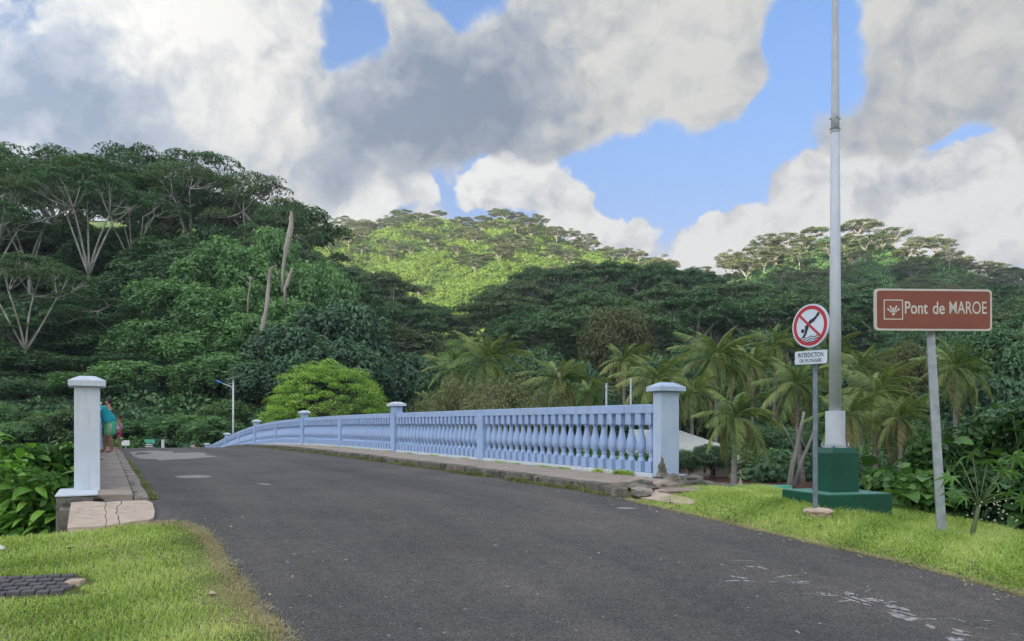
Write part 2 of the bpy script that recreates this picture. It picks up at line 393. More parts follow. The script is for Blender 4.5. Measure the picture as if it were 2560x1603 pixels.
M['green_top'] = solid('pale_green_paint', [(.3, (.08, .24, .18)), (.7, (.16, .36, .29))], 4, .5, bdist=.003)  # lighter green for the top of the lower block
M['galv'] = solid('galvanised_steel', [(.3, (.32, .35, .38)), (.55, (.45, .48, .51)), (.75, (.56, .59, .61))], 9, .5, metal=.35, bdist=.001, bscale=60)
M['galv_blue'] = solid('dull_blue_steel', [(.3, (.16, .19, .24)), (.55, (.23, .27, .33)), (.75, (.33, .37, .42))], 9, .5, metal=.3, bdist=.001, bscale=60)
M['sign_brown'] = solid('sign_brown', [(.3, (.23, .062, .036)), (.7, (.28, .080, .048))], 5, .45, bdist=0)
M['sign_cream'] = solid('sign_cream', [(.3, (.62, .57, .50)), (.7, (.70, .65, .58))], 5, .45, bdist=0)
M['sign_red'] = solid('sign_red', [(.3, (.48, .02, .035)), (.7, (.56, .03, .05))], 5, .4, bdist=0)
M['sign_white'] = solid('sign_white', [(.3, (.66, .74, .84)), (.7, (.72, .79, .87))], 5, .35, bdist=0)
M['sign_black'] = solid('sign_black', [(.3, (.012, .014, .03)), (.7, (.02, .022, .045))], 5, .4, bdist=0)
M['dark'] = solid('painted_dark', [(.3, (.008, .008, .008)), (.7, (.015, .015, .015))], 5, .9, bdist=0)
M['lamp_blue'] = solid('lamp_blue', [(.3, (.04, .20, .60)), (.7, (.06, .26, .68))], 3, .35, bdist=0)
M['panel'] = solid('solar_panel', [(.3, (.02, .022, .03)), (.7, (.03, .035, .05))], 3, .2, bdist=0)
M['turq'] = solid('turquoise_paint', [(.3, (.07, .42, .28)), (.7, (.12, .52, .36))], 3, .5, bdist=.003)
M['roof'] = solid('pale_roof', [(.3, (.52, .52, .48)), (.7, (.68, .68, .64))], 2, .5, bdist=0)
M['boards'] = solid('pale_boards', [(.3, (.26, .23, .19)), (.7, (.42, .38, .32))], 2, .8, stretch=(6, 6, .5), bdist=.003)
M['wood_dark'] = solid('dark_wood', [(.3, (.03, .025, .02)), (.7, (.07, .055, .045))], 4, .8, bdist=.003)
M['skin'] = solid('brown_skin', [(.3, (.28, .135, .085)), (.7, (.36, .18, .115))], 4, .5, bdist=0)
M['skin_light'] = solid('light_brown_skin', [(.3, (.40, .22, .15)), (.7, (.48, .27, .18))], 4, .5, bdist=0)
M['hair'] = solid('black_hair', [(.3, (.012, .009, .01)), (.7, (.03, .02, .022))], 12, .45, bdist=.01, stretch=(1, 1, .2))
for nm, c in (('teal', (.015, .34, .40)), ('shorts', (.09, .42, .22)), ('stripe', (.65, .68, .38)), ('lilac', (.60, .38, .78)), ('magenta', (.35, .03, .13)), ('blacktop', (.02, .02, .025)), ('cloth_white', (.72, .74, .76))):
    M[nm] = solid('cloth_' + nm, [(.3, tuple(x * .85 for x in c)), (.7, c)], 8, .85, bdist=.004, bscale=12)

def asphalt():
    m, nt, bs = new_mat('worn_asphalt'); L = nt.links.new
    n1 = noise_node(nt, .55, 6, .6)
    col = ramp_node(nt, n1.outputs['Fac'], [(.3, (.098, .092, .091)), (.5, (.126, .118, .114)), (.72, (.160, .146, .134))])
    n2 = noise_node(nt, 60, 5, .75)
    g = ramp_node(nt, n2.outputs['Fac'], [(.36, (.38, .38, .38)), (.5, (1, 1, 1)), (.66, (2.0, 1.95, 1.9))])
    col = mixrgb(nt, .85, col, g, 'MULTIPLY')
    n3 = noise_node(nt, 9, 4, .6, stretch=(1, 1, 1))
    g3 = ramp_node(nt, n3.outputs['Fac'], [(.3, (.82, .82, .84)), (.7, (1.18, 1.16, 1.12))])
    col = mixrgb(nt, .8, col, g3, 'MULTIPLY')
    tc0 = nt.nodes.new('ShaderNodeTexCoord'); mp0 = nt.nodes.new('ShaderNodeMapping'); mp0.vector_type = 'TEXTURE'; mp0.inputs['Rotation'].default_value = (0, 0, TH); mp0.inputs['Scale'].default_value = (.75, 14, 1)
    L(tc0.outputs['Object'], mp0.inputs[0]); nn0 = nt.nodes.new('ShaderNodeTexNoise'); nn0.inputs['Scale'].default_value = 1.0; nn0.inputs['Detail'].default_value = 5; nn0.inputs['Roughness'].default_value = .6; L(mp0.outputs[0], nn0.inputs['Vector'])
    col = mixrgb(nt, .9, col, ramp_node(nt, nn0.outputs['Fac'], [(.3, (.78, .78, .80)), (.5, (1, 1, 1)), (.7, (1.22, 1.19, 1.14))]), 'MULTIPLY')
    nn1 = noise_node(nt, 2.2, 7, .7, dist=1.5)
    ck = nt.nodes.new('ShaderNodeMapRange'); ck.inputs['From Min'].default_value = .60; ck.inputs['From Max'].default_value = .72; L(nn1.outputs['Fac'], ck.inputs['Value'])
    col = mixrgb(nt, ck.outputs[0], col, (.15, .125, .10))
    vo = nt.nodes.new('ShaderNodeTexVoronoi'); vo.inputs['Scale'].default_value = 38
    tc = nt.nodes.new('ShaderNodeTexCoord'); L(tc.outputs['Object'], vo.inputs['Vector'])
    st = nt.nodes.new('ShaderNodeMapRange'); st.inputs['From Min'].default_value = .14; st.inputs['From Max'].default_value = .07
    L(vo.outputs['Distance'], st.inputs['Value'])
    n4 = noise_node(nt, 13, 3, .5)
    st2 = nt.nodes.new('ShaderNodeMapRange'); st2.inputs['From Min'].default_value = .68; st2.inputs['From Max'].default_value = .72
    L(n4.outputs['Fac'], st2.inputs['Value'])
    mm = nt.nodes.new('ShaderNodeMath'); mm.operation = 'MULTIPLY'; L(st.outputs[0], mm.inputs[0]); L(st2.outputs[0], mm.inputs[1])
    col = mixrgb(nt, mm.outputs[0], col, (.38, .36, .33))
    L(col, bs.inputs['Base Color']); bs.inputs['Roughness'].default_value = .85; bs.inputs['Specular IOR Level'].default_value = .3
    bump(nt, bs, n2.outputs['Fac'], .02, .9)
    return m
M['asphalt'] = asphalt()
def groundmat():
    m, nt, bs = new_mat('soil_and_turf'); L = nt.links.new
    n1 = noise_node(nt, 1.3, 6, .6)
    col = ramp_node(nt, n1.outputs['Fac'], [(.3, (.10, .13, .035)), (.5, (.16, .19, .06)), (.68, (.27, .23, .12))])
    n2 = noise_node(nt, 30, 5, .7)
    col = mixrgb(nt, .6, col, ramp_node(nt, n2.outputs['Fac'], [(.3, (.5, .5, .5)), (.7, (1.4, 1.4, 1.3))]), 'MULTIPLY')
    geo = nt.nodes.new('ShaderNodeNewGeometry'); sp = nt.nodes.new('ShaderNodeSeparateXYZ'); L(geo.outputs['Position'], sp.inputs[0])
    # beyond the channel the low shore is bare reddish earth, the hills are leaf mould under green
    far = nt.nodes.new('ShaderNodeMapRange'); far.inputs['From Min'].default_value = 26; far.inputs['From Max'].default_value = 30; L(sp.outputs['Y'], far.inputs['Value'])
    earth = ramp_node(nt, n1.outputs['Fac'], [(.3, (.11, .06, .045)), (.7, (.22, .13, .095))])
    west = nt.nodes.new('ShaderNodeMapRange'); west.inputs['From Min'].default_value = 2; west.inputs['From Max'].default_value = 8; L(sp.outputs['X'], west.inputs['Value'])
    shore = mixrgb(nt, west.outputs[0], (.07, .09, .035), earth)
    col = mixrgb(nt, far.outputs[0], col, shore)
    hill = nt.nodes.new('ShaderNodeMapRange'); hill.inputs['From Min'].default_value = 62; hill.inputs['From Max'].default_value = 80; L(sp.outputs['Y'], hill.inputs['Value'])
    n5 = noise_node(nt, .09, 8, .65)
    moss = ramp_node(nt, n5.outputs['Fac'], [(.3, (.03, .06, .018)), (.5, (.055, .10, .025)), (.7, (.10, .16, .035))])
    col = mixrgb(nt, hill.outputs[0], col, moss)
    L(col, bs.inputs['Base Color']); bs.inputs['Roughness'].default_value = .95; bs.inputs['Specular IOR Level'].default_value = .1
    bump(nt, bs, n2.outputs['Fac'], .03, .6)
    return m
M['ground'] = groundmat()
def watermat():
    m, nt, bs = new_mat('lagoon_water')
    bs.inputs['Base Color'].default_value = (.03, .07, .06, 1); bs.inputs['Roughness'].default_value = .08
    n = noise_node(nt, 2.5, 4, .5); bump(nt, bs, n.outputs['Fac'], .03, .5); return m
M['water'] = watermat()

# ------------------------------------------------------------------ terrain
_ta = np.array([-60, -10, 0, 3, 5, 7, 9.37, 12, 15, 20.85, 26.5, 32.3, 38, 43.8, 49.5, 55.3, 61, 66.8, 73, 80, 200.])
_tz = np.array([-1.7, -1.68, -1.6, -1.44, -1.28, -1.10, -.88, -.855, -.82, -.77, -.745, -.755, -.83, -1.01, -1.34, -1.80, -2.28, -2.72, -3.02, -3.1, -3.1])
_fa = np.linspace(-60, 200, 2601); _fz = np.interp(_fa, _ta, _tz)
_k = np.exp(-.5 * (np.arange(-20, 21) / 9.0) ** 2); _k /= _k.sum()
_fz = np.convolve(np.pad(_fz, 20, mode='edge'), _k, mode='valid')
def sstep(x, a, b):
    t = np.clip((x - a) / (b - a), 0, 1); return t * t * (3 - 2 * t)
def zr(a, r=0.0):                                        # road surface, relative to the eye; the ramp meets the bridge at a skew
    return np.interp(a + .25 * np.clip(r, 0, 8) * (1 - sstep(np.asarray(a, dtype=float), 9, 21)), _fa, _fz)
LX = [-2500, -600, 0, 400, 650, 700, 760, 800, 850, 950, 1050]; LYY = [600, 640, 655, 665, 700, 725, 790, 850, 930, 1060, 1120]
KX = [-1500, 0, 450, 700, 780, 850, 930, 1000, 1100, 1180, 1250, 1300, 1400, 1480, 1560, 1620, 1700, 1800, 2600]
KYY = [612, 556, 560, 577, 577, 590, 590, 574, 574, 568, 548, 556, 602, 632, 664, 684, 714, 735, 775]
RX = [1250, 1400, 1500, 1600, 1640, 1700, 1800, 1930, 2000, 2110, 2170, 2215, 2260, 2370, 2400, 2560, 3000, 4200]
RYY = [1120, 900, 800, 742, 712, 716, 690, 655, 641, 612, 606, 626, 664, 664, 700, 716, 740, 780]
MX = [300, 600, 780, 860, 1000, 1050, 1110, 1200, 1280, 1400, 1500, 1800, 2000, 2300, 2560, 3500]
MYY = [830, 770, 768, 800, 842, 905, 935, 920, 872, 828, 808, 812, 836, 848, 846, 840]
def layer(px, Y, TX, TY, Yc, Y0, fall, pw=1.0):
    zc = -(np.interp(px, TX, TY) - HY) / F * Yc
    t = np.clip((Y - Y0) / (Yc - Y0), 0, 1)
    up = -3.2 + (zc + 3.2) * t ** pw
    return np.where(Y <= Yc, up, zc - (Y - Yc) * fall)
def wav(X, Y):
    return (np.sin(X * .031 + 1.3) * np.cos(Y * .027 + .4) + .6 * np.sin(X * .071 - Y * .053) + .35 * np.sin(X * .17 + Y * .13 + 2))
def bank_far(r): return np.interp(r, [-60, 0, 8, 13, 18, 24, 60], [64, 62, 60, 46, 34, 27.5, 26])
def terrain(X, Y):
    X = np.asarray(X, dtype=float); Y = np.asarray(Y, dtype=float)
    a, r = ar(X, Y)
    plate = zr(a, r) - .014
    plate = plate + .04 * sstep(r, 6.3, 7.0) - .13 * sstep(r, 7.5, 8.6) + .02 * np.sin(X * 2.1 + Y) * sstep(r, 6.8, 7.4) + .03 * sstep(-r, -.9, 1.5)
    edge = np.where(r > 6.8, np.maximum(a - 8.6, r - 9.3), np.where(r < .4, a - 8.35 - .25 * np.sin(r * 1.7), a - 10.0))
    edge = np.maximum(edge, np.where(r < -7.5, -r - 7.5, -9))
    z = plate - np.clip(edge, 0, 9) * .9
    z = np.maximum(z, -5.4)
    g = a - bank_far(r)
    low = -5.4 + (5.4 - 3.0) * sstep(g, -.6, .25)
    behind = Y < -6
    z = np.where(behind, np.maximum(z, -2.2), z)
    land = np.where((a > 14) & (Y > 14), low, z)
    land = np.where((Y <= 14) & (r > 9.3), np.maximum(land, -5.0), land)
    px = HX + F * X / np.maximum(Y, 1.0)
    h = np.full_like(X, -50.0)
    n = wav(X, Y)
    h = np.maximum(h, layer(px, Y, LX, LYY, 135, 73, .35, .95) + n * 1.0 * sstep(Y, 78, 110))
    h = np.maximum(h, layer(px, Y, MX, MYY, 230, 96, .22, 1.1) + n * 1.6 * sstep(Y, 100, 150))
    h = np.maximum(h, layer(px, Y, RX, RYY, 430, 240, .3) + n * 3.0 * sstep(Y, 240, 300))
    h = np.maximum(h, layer(px, Y, KX, KYY, 600, 265, .3) + n * 4.0 * sstep(Y, 280, 380) * (Y < 900))
    h = np.where(Y > 70, h, -50)
    hs = np.where(h > -50, np.maximum(h, -4.0), -50)
    return np.where(Y > 74, np.maximum(land, hs), land)
def tz(x, y): return float(terrain(np.array([x]), np.array([y]))[0]) + EYE

def axis(parts):
    out = []
    for a, b, st in parts: out += list(np.arange(a, b, st))
    return np.array(out + [parts[-1][1]])
gx = axis([(-1300, -500, 50), (-500, -220, 10), (-220, -60, 4), (-60, -14, 1.5), (-14, 14, .28), (14, 40, .8), (40, 140, 3), (140, 380, 6), (380, 700, 16), (700, 1300, 50)])
gy = axis([(-200, -20, 20), (-20, -2, 1.5), (-2, 16, .28), (16, 40, .7), (40, 90, 1.5), (90, 260, 3.5), (260, 640, 7), (640, 1000, 25), (1000, 1400, 100)])
GX, GY = np.meshgrid(gx, gy)
GZ = terrain(GX, GY) + EYE
nx, ny = len(gx), len(gy)
V = np.stack([GX.ravel(), GY.ravel(), GZ.ravel()], 1)
ii = (np.arange(ny - 1)[:, None] * nx + np.arange(nx - 1)[None, :]).ravel()
FQ = np.stack([ii, ii + 1, ii + nx + 1, ii + nx], 1)
tag(link('ground', arrays_mesh('ground', V, FQ, M['ground'], smooth=True)), 'grassy banks, bare shore and wooded hills rising behind the bridge', kind='structure')

# lagoon
wm = MB(); wm.add([(-400, 4, 0), (300, 4, 0), (300, 78, 0), (-400, 78, 0)], [(0, 1, 2, 3)])
wm.obj('water', M['water'], label='still green lagoon water under the bridge', kind='structure')

# unseen hill added behind the camera, crest shaped to shade bridge and near slopes
def build_shade_hill():
    s = Vector((.5, .866)); q = Vector((.866, -.5))
    D0 = 700
    qs = np.linspace(-900, 900, 49); ds = np.linspace(-260, 420, 25)
    crest = np.interp(qs, [-900, -520, -330, -230, -150, -60, 0, 150, 600, 900], [40, 150, 188, 200, 222, 262, 278, 285, 180, 40])
    crest = crest + 5 * np.sin(qs * .043) + 3 * np.sin(qs * .11)
    vs = []
    for j, d in enumerate(ds):
        for i, qq in enumerate(qs):
            t = abs(d) / (260 if d < 0 else 420)
            h = crest[i] * (1 - t ** 1.15)
            p = -s * (D0 - d) + q * qq
            vs.append((p.x, p.y, max(h, -2) + (12 * math.sin(qq * .05 + d * .03) * t * (1 - t) * 3)))
    n = len(qs); fs = [(j * n + i, j * n + i + 1, (j + 1) * n + i + 1, (j + 1) * n + i) for j in range(len(ds) - 1) for i in range(n - 1)]
    mt = solid('shade_hill_forest', [(.3, (.03, .055, .02)), (.7, (.09, .13, .04))], .05, .95, bdist=2, bscale=.1)
    tag(link('shade_hill', arrays_mesh('shade_hill', vs, fs, mt, smooth=True)), 'unseen forested hill added behind the photographer to shade the bridge', kind='structure')
build_shade_hill()

# pixel -> point on the near land
def gp(px, py, lift=0.0, f=None):
    u = (px - HX) / F; v = -(py - HY) / F
    lo, hi = 2.0, 60.0
    Ys = np.linspace(2, 60, 3000); zs = (f or terrain)(u * Ys, Ys); d = v * Ys - zs
    k = np.argmax(d < 0)
    if d[k] >= 0: k = len(Ys) - 1
    k = max(k, 1)
    t = d[k - 1] / (d[k - 1] - d[k] + 1e-9); Y = Ys[k - 1] + t * (Ys[k] - Ys[k - 1])
    return Vector((u * Y, Y, v * Y + EYE + lift))
def road_f(X, Y):
    a, r = ar(X, Y); return zr(a, r)
def gr(px, py, lift=0.0): return gp(px, py, lift, road_f)

# ------------------------------------------------------------------ road
_RR = [gr(*p) for p in [(1557,1246),(1600,1259),(1700,1281),(1860,1318),(2000,1351),(2120,1379),(2240,1404),(2400,1446),(2560,1490)]]
_rr = sorted(ar(p.x, p.y) for p in _RR)
_RL = [gr(*p) for p in [(450,1303),(510,1326),(540,1362),(560,1400),(592,1440),(622,1480),(662,1530),(702,1570),(736,1603)]]
_rl = sorted(ar(p.x, p.y) for p in _RL)
a_tip = _rl[-1][0]
def rR(a): return np.interp(a, [-60] + [x[0] for x in _rr] + [_rr[-1][0] + .3], [7.6] + [x[1] for x in _rr] + [6.06])
def rL(a): return np.interp(a, [-60] + [x[0] for x in _rl] + [a_tip + .05, a_tip + .25], [1.6] + [x[1] for x in _rl] + [.2, -.3])
def build_road():
    as_ = np.concatenate([np.arange(-50, 0, 2), np.arange(0, 12, .05), np.arange(12, 83, .5)])
    nc = 13; vs = []
    for a in as_:
        l = float(rL(a)); r = float(rR(a))
        jl = .035 * math.sin(a * 9.1) + .03 * math.sin(a * 23.7 + 1) + .02 * math.sin(a * 51) if a < a_tip else 0
        jr = .025 * math.sin(a * 7.3) + .02 * math.sin(a * 19.1 + 1) + .015 * math.sin(a * 47) if a < 8 else 0
        if a > 10.3: l = .45
        l += jl; r += jr
        for c in range(nc):
            rr = l + (r - l) * c / (nc - 1)
            p = B(a, rr, zr(a, rr) + EYE); vs.append(p)
    n = len(as_); fs = [(j * nc + i, j * nc + i + 1, (j + 1) * nc + i + 1, (j + 1) * nc + i) for j in range(n - 1) for i in range(nc - 1)]
    tag(link('road', arrays_mesh('road', vs, fs, M['asphalt'], smooth=True)), 'worn dark asphalt road climbing over the humped bridge', kind='structure')
build_road()

def sweep(a0, a1, prof, step=.5, dz=0.0, f=zr):
    """a bar following the bridge's camber; prof: list of (r, z) going round"""
    n = max(2, int(abs(a1 - a0) / step) + 1); A = np.linspace(a0, a1, n); k = len(prof); m = MB(); vs = []; fs = []
    for a in A:
        rm = sum(r for r, _ in prof) / k; z = f(a, rm) + EYE + dz
        for r, zz in prof: vs.append(B(a, r, z + zz))
    for i in range(n - 1):
        for j in range(k):
            j2 = (j + 1) % k; fs.append((i * k + j, i * k + j2, (i + 1) * k + j2, (i + 1) * k + j))
    fs.append(tuple(reversed(range(k)))); fs.append(tuple((n - 1) * k + j for j in range(k)))
    return m.add(vs, fs)
def rect(r0, r1, z0, z1): return [(r0, z0), (r1, z0), (r1, z1), (r0, z1)]

# pale bare patches and scraped marks on the asphalt: thin sheets just above it
def decal(name, polys, mat, label, lift=.004, f=gr):
    m = MB()
    for k, poly in enumerate(polys):
        m.add([f(x, y, lift) for x, y in poly], [tuple(range(len(poly)))])
    o = m.obj(name, mat, label=label, kind='structure'); return o
def blobpoly(x0, y0, x1, y1, n=16, rough=.25, seed=0, skew=0):
    R = random.Random(seed); out = []
    for k in range(n):
        an = 2 * PI * k / n; q = 1 + R.uniform(-rough, rough)
        sx = math.copysign(abs(math.cos(an)) ** .8, math.cos(an)) * q
        out.append(((x0 + x1) / 2 + (x1 - x0) / 2 * sx + skew * math.sin(an), (y0 + y1) / 2 - (y1 - y0) / 2 * math.sin(an) * q))
    return out
M['patch'] = solid('pale_patch', [(.3, (.20, .18, .16)), (.55, (.33, .31, .28)), (.8, (.42, .40, .37))], 6, .9, bdist=.004, bscale=30, stretch=(1, 3, 1))
M['scrape'] = solid('scrape_mark', [(.3, (.30, .29, .28)), (.7, (.46, .45, .44))], 12, .8, bdist=0)
decal('worn_patch', [[(322,1131),(350,1128),(385,1127),(432,1129),(433,1133),(500,1131.5),(518,1134),(512,1138),(545,1142),(500,1145),(470,1148),(430,1149),(400,1152),(392,1149),(350,1147),(335,1142),(330,1136)]], M['patch'],
      'large pale bare patch in the asphalt at the crest')
decal('worn_patch', [[(436,1192),(465,1189),(500,1188),(526,1190),(529,1193),(515,1195),(470,1196),(445,1195)]], M['patch'], 'small pale patch in the asphalt below the large one')
decal('worn_patch', [[(638,1208),(660,1209),(678,1211),(674,1213.5),(655,1213)]], M['patch'], 'smallest pale sliver in the asphalt left of the kerb')
decal('worn_patch', [[(1538,1270),(1560,1268.5),(1580,1270),(1592,1272.5),(1570,1274),(1550,1273)]], M['patch'], 'thin pale sliver in the asphalt near the kerb end')
def scrapes():
    R = random.Random(5); polys = []
    paths = [([(1822,1403),(1870,1403),(1915,1406)], 1.5, 1), ([(1862,1417),(1890,1418),(1905,1421),(1938,1432)], 5, 1), ([(1826,1441),(1850,1446),(1870,1448)], 5, 1), ([(1797,1455),(1850,1453),(1892,1455)], 4, 1),
             ([(1918,1456),(1945,1457)], 4, 1), ([(1936,1446),(1960,1442),(1975,1441),(2000,1438)], 4, 1), ([(1972,1442),(1974,1452),(1980,1455)], 4, 1), ([(1960,1456),(2000,1458),(2020,1459),(2044,1451)], 4, 2), ([(2003,1425),(2008,1432),(2018,1436)], 4, 1),
             ([(2035,1470),(2060,1473)], 4, 1), ([(2034,1477),(2045,1484),(2070,1487),(2105,1487)], 6, 2), ([(2105,1486),(2130,1485),(2157,1494)], 6, 2), ([(2105,1488),(2125,1496),(2150,1503),(2185,1513)], 6, 3),
             ([(2093,1506),(2130,1503)], 4, 1), ([(2145,1505),(2180,1504),(2215,1511),(2250,1512)], 6, 2), ([(1985,1486),(2035,1485)], 2, 1),
             ([(2205,1520),(2235,1524),(2270,1532),(2290,1538)], 7, 6), ([(2210,1530),(2250,1540),(2275,1550),(2305,1551)], 7, 7), ([(2240,1548),(2275,1553)], 4, 3),
             ([(2295,1548),(2350,1550),(2375,1548)], 3, 1), ([(2370,1547),(2400,1552),(2430,1563)], 4, 1), ([(2310,1564),(2340,1572)], 6, 4), ([(2370,1577),(2400,1583),(2440,1592)], 7, 4), ([(2355,1592),(2385,1600),(2430,1603)], 7, 3),
             ([(2450,1552),(2490,1555)], 3, 1), ([(2440,1570),(2475,1575)], 3, 1), ([(2160,1482),(2180,1475)], 3, 1), ([(2520,1585),(2560,1592)], 3, 1), ([(1985,1580),(2000,1587)], 7, 2)]
    for path, w, n in paths:
        for _ in range(n):
            off = R.uniform(-w, w) * (0 if n == 1 else 1); top = []; bot = []
            pts = []
            for i in range(len(path) - 1):
                for t in np.linspace(0, 1, 6, endpoint=(i == len(path) - 2)):
                    pts.append((path[i][0] * (1 - t) + path[i + 1][0] * t, path[i][1] * (1 - t) + path[i + 1][1] * t))
            if n > 1:
                k0 = R.randrange(0, max(1, len(pts) // 3)); k1 = len(pts) - R.randrange(0, max(1, len(pts) // 3)); pts = pts[k0:k1]
            m = len(pts)
            for i, (x, y) in enumerate(pts):
                e = min(i, m - 1 - i) / max(1, m / 2) ; hw = w * .5 * min(1, .15 + 2 * e) * R.uniform(.35, 1.1)
                top.append((x, y + off - hw * R.uniform(.4, 1))); bot.append((x, y + off + hw * R.uniform(.4, 1)))
            for i in range(m - 1):
                if R.random() < .13: continue
                polys.append([bot[i], bot[i + 1], top[i + 1], top[i]])
    for _ in range(60):
        x = R.uniform(700, 2560); y = R.uniform(1330, 1603)
        if y < 1330 + (x - 1500) * .2: continue
        s = R.uniform(1, 2.6); polys.append([(x - s * 2, y), (x - s * .5, y + s * .6), (x + s * 2, y + s * .2), (x + s, y - s * .6), (x - s, y - s * .5)])
    return polys
decal('scrape_marks', scrapes(), M['scrape'], 'broken whitish scrape marks across the near right of the asphalt', lift=.005)

# ------------------------------------------------------------------ bridge
BZL = .075                        # the left walkway sits a little lower
bd = sweep(10.0, 78, rect(-.45, 7.85, -.95, -.06)); bd.obj('bridge_deck', M['concrete'], label='concrete deck of the humped bridge', kind='structure')
for a in (24, 42, 60):
    pm = MB(); pts = [B(a - .4, -.2, -2), B(a + .4, -.2, -2), B(a + .4, 7.6, -2), B(a - .4, 7.6, -2)]
    zt = zr(a) + EYE - .9
    pm.hexa(pts + [Vector((p.x, p.y, zt)) for p in pts]).obj('bridge_pier', M['concrete'], label='concrete pier standing in the lagoon under the deck', kind='structure')

# left walkway
lw = empty('left_pavement', B(10.45, 0, 0), kind='structure', label='narrow concrete walkway along the left parapet')
LO = B(10.45, 0, 0)
def local(m, o):
    m.v = [tuple(Vector(v) - o) for v in m.v]; return m
local(sweep(10.4, 75, rect(-.10, .325, -.35, BZL)), LO).obj('walkway_slab', M['walk'], lw, bevel=.012)
a = 10.36; i = 0
while a < 42:
    L = random.uniform(.42, .85); dz = random.uniform(-.012, .012) - .03; dr = random.uniform(-.012, .012)
    local(sweep(a, a + L - .018, rect(.335, .50 + dr, -.3, BZL + dz), step=.4), LO).obj('kerb_stone', M['kerb'], lw, bevel=.014)
    a += L; i += 1
local(sweep(42, 75, rect(.335, .50, -.3, BZL - .03)), LO).obj('kerb_stone', M['kerb'], lw)

# right walkway
RO = B(8.2, 6.5, 0)
rw = empty('right_pavement', RO, kind='structure', label='cracked concrete walkway below the long blue balustrade')
local(sweep(8.6, 75, rect(6.27, 7.48, -.35, .125)), RO).obj('walkway_slab', M['walk'], rw, bevel=.01)
a = 8.05
while a < 48:
    L = random.uniform(.95, 1.5) if a > 8.5 else .42
    local(sweep(a, a + L - .02, rect(6.06 + random.uniform(-.012, .012), 6.26, -.3, .125 + random.uniform(-.015, .01)), step=.5), RO).obj('kerb_stone', M['kerb_dark'], rw, bevel=.018)
    a += L
local(sweep(48, 75, rect(6.06, 6.26, -.3, .125)), RO).obj('kerb_stone', M['kerb_dark'], rw)

# abutment at the left: a block with a painted top, the drain pipe and the riser
ab = empty('abutment_wall', B(10.4, -.3, 0), label='stained concrete abutment block under the left gate pillar with a drain hole', cat='wall')
AO = B(10.4, -.3, 0)
zl = float(zr(10.6)) + EYE + BZL
m = MB(); p0 = [B(10.36, -.50, zl - 1.6), B(10.36, -.10, zl - 1.6), B(16, -.10, zl - 1.6), B(16, -.50, zl - 1.6)]
m.hexa(p0 + [Vector((p.x, p.y, zl - .008)) for p in p0]); local(m, AO).obj('block', M['concrete'], ab, bevel=.02, seg=3)
m = MB(); p0 = [B(10.35, -.51, zl - .006), B(10.35, -.06, zl - .006), B(15, -.06, zl - .006), B(15, -.51, zl - .006)]
m.hexa(p0 + [Vector((p.x, p.y, zl + .012)) for p in p0]); local(m, AO).obj('painted_top', M['white_paint'], ab, bevel=.004)
# the drain pipe: a ring with a flat black sheet painted as the bore's shade, half sunk in the riser
pc = B(10.335, -.055, zl - .125)
m = MB(); dA = B(1, 0) - B(0, 0)
ring = []
for k in range(14):
    an = PI * k / 13
    ring.append(pc + (B(0, 1) - B(0, 0)) * math.cos(an) * .072 + Vector((0, 0, math.sin(an) * .085)))
m.tube(ring, .010, 6); local(m, AO).obj('pipe_rim', M['wood_dark'], ab)
m = MB(); poly = [pc + (B(0, 1) - B(0, 0)) * math.cos(PI * k / 13) * .066 + Vector((0, 0, math.sin(PI * k / 13) * .08)) for k in range(14)]
m.add([p - dA * .012 for p in poly], [tuple(range(14))]); local(m, AO).obj('bore_shade', M['dark'], ab)

def pillar(name, a0, a1, r0, r1, zb, H, cap_o, cap_slab, cap_hip, mat, parent, foot=True, cat=None, capmat=None):
    cx = B((a0 + a1) / 2, (r0 + r1) / 2)
    pts = lambda da, dr, z: [B(a0 - da, r0 - dr, z), B(a0 - da, r1 + dr, z), B(a1 + da, r1 + dr, z), B(a1 + da, r0 - dr, z)]
    ps = parent.matrix_world.translation if parent else Vector()
    O = parent.location if parent else Vector()
    zt = zb + H - cap_slab - cap_hip
    m = MB(); m.hexa(pts(0, 0, zb - .02) + pts(0, 0, zt)); local(m, O); s = m.obj(name, mat, parent, bevel=.008, seg=2)
    m = MB(); co = cap_o
    m.hexa(pts(co, co, zt) + pts(co, co, zt + cap_slab))
    hw = (a1 - a0) / 2 + co; hr = (r1 - r0) / 2 + co
    inn = pts(-(hw - .055) + .0 - 0, 0, 0)
    am, rm = (a0 + a1) / 2, (r0 + r1) / 2; q = .42
    top = [B(am - hw * q, rm - hr * q, zt + cap_slab + cap_hip), B(am - hw * q, rm + hr * q, zt + cap_slab + cap_hip), B(am + hw * q, rm + hr * q, zt + cap_slab + cap_hip), B(am + hw * q, rm - hr * q, zt + cap_slab + cap_hip)]
    m.hexa(pts(co - .001, co - .001, zt + cap_slab + .0005) + top)
    local(m, O); c = m.obj('cap', capmat or mat, s, bevel=.004)
    return s

# left parapet (mostly hidden behind its gate pillar)
lp = empty('balustrade', B(11.3, -.19, 0), label='left parapet of the bridge with a tall white gate pillar in front', cat='balustrade')
pillar('gate_pillar', 11.14, 11.43, -.335, -.04, float(zr(11.3)) + EYE + BZL - .005, 1.50, .068, .074, .064, M['white_paint'], lp)

rp = empty('balustrade', B(9.0, 7.6, 0), label='long pale blue balustrade curving over the bridge on the right of the road', cat='balustrade')
pr = pillar('gate_pillar', 8.87, 9.06, 7.52, 7.885, float(zr(9, 7.6)) + EYE + .15, 1.455, .075, .068, .07, M['pillar_shaded'], rp, capmat=M['pillar_shaded'])

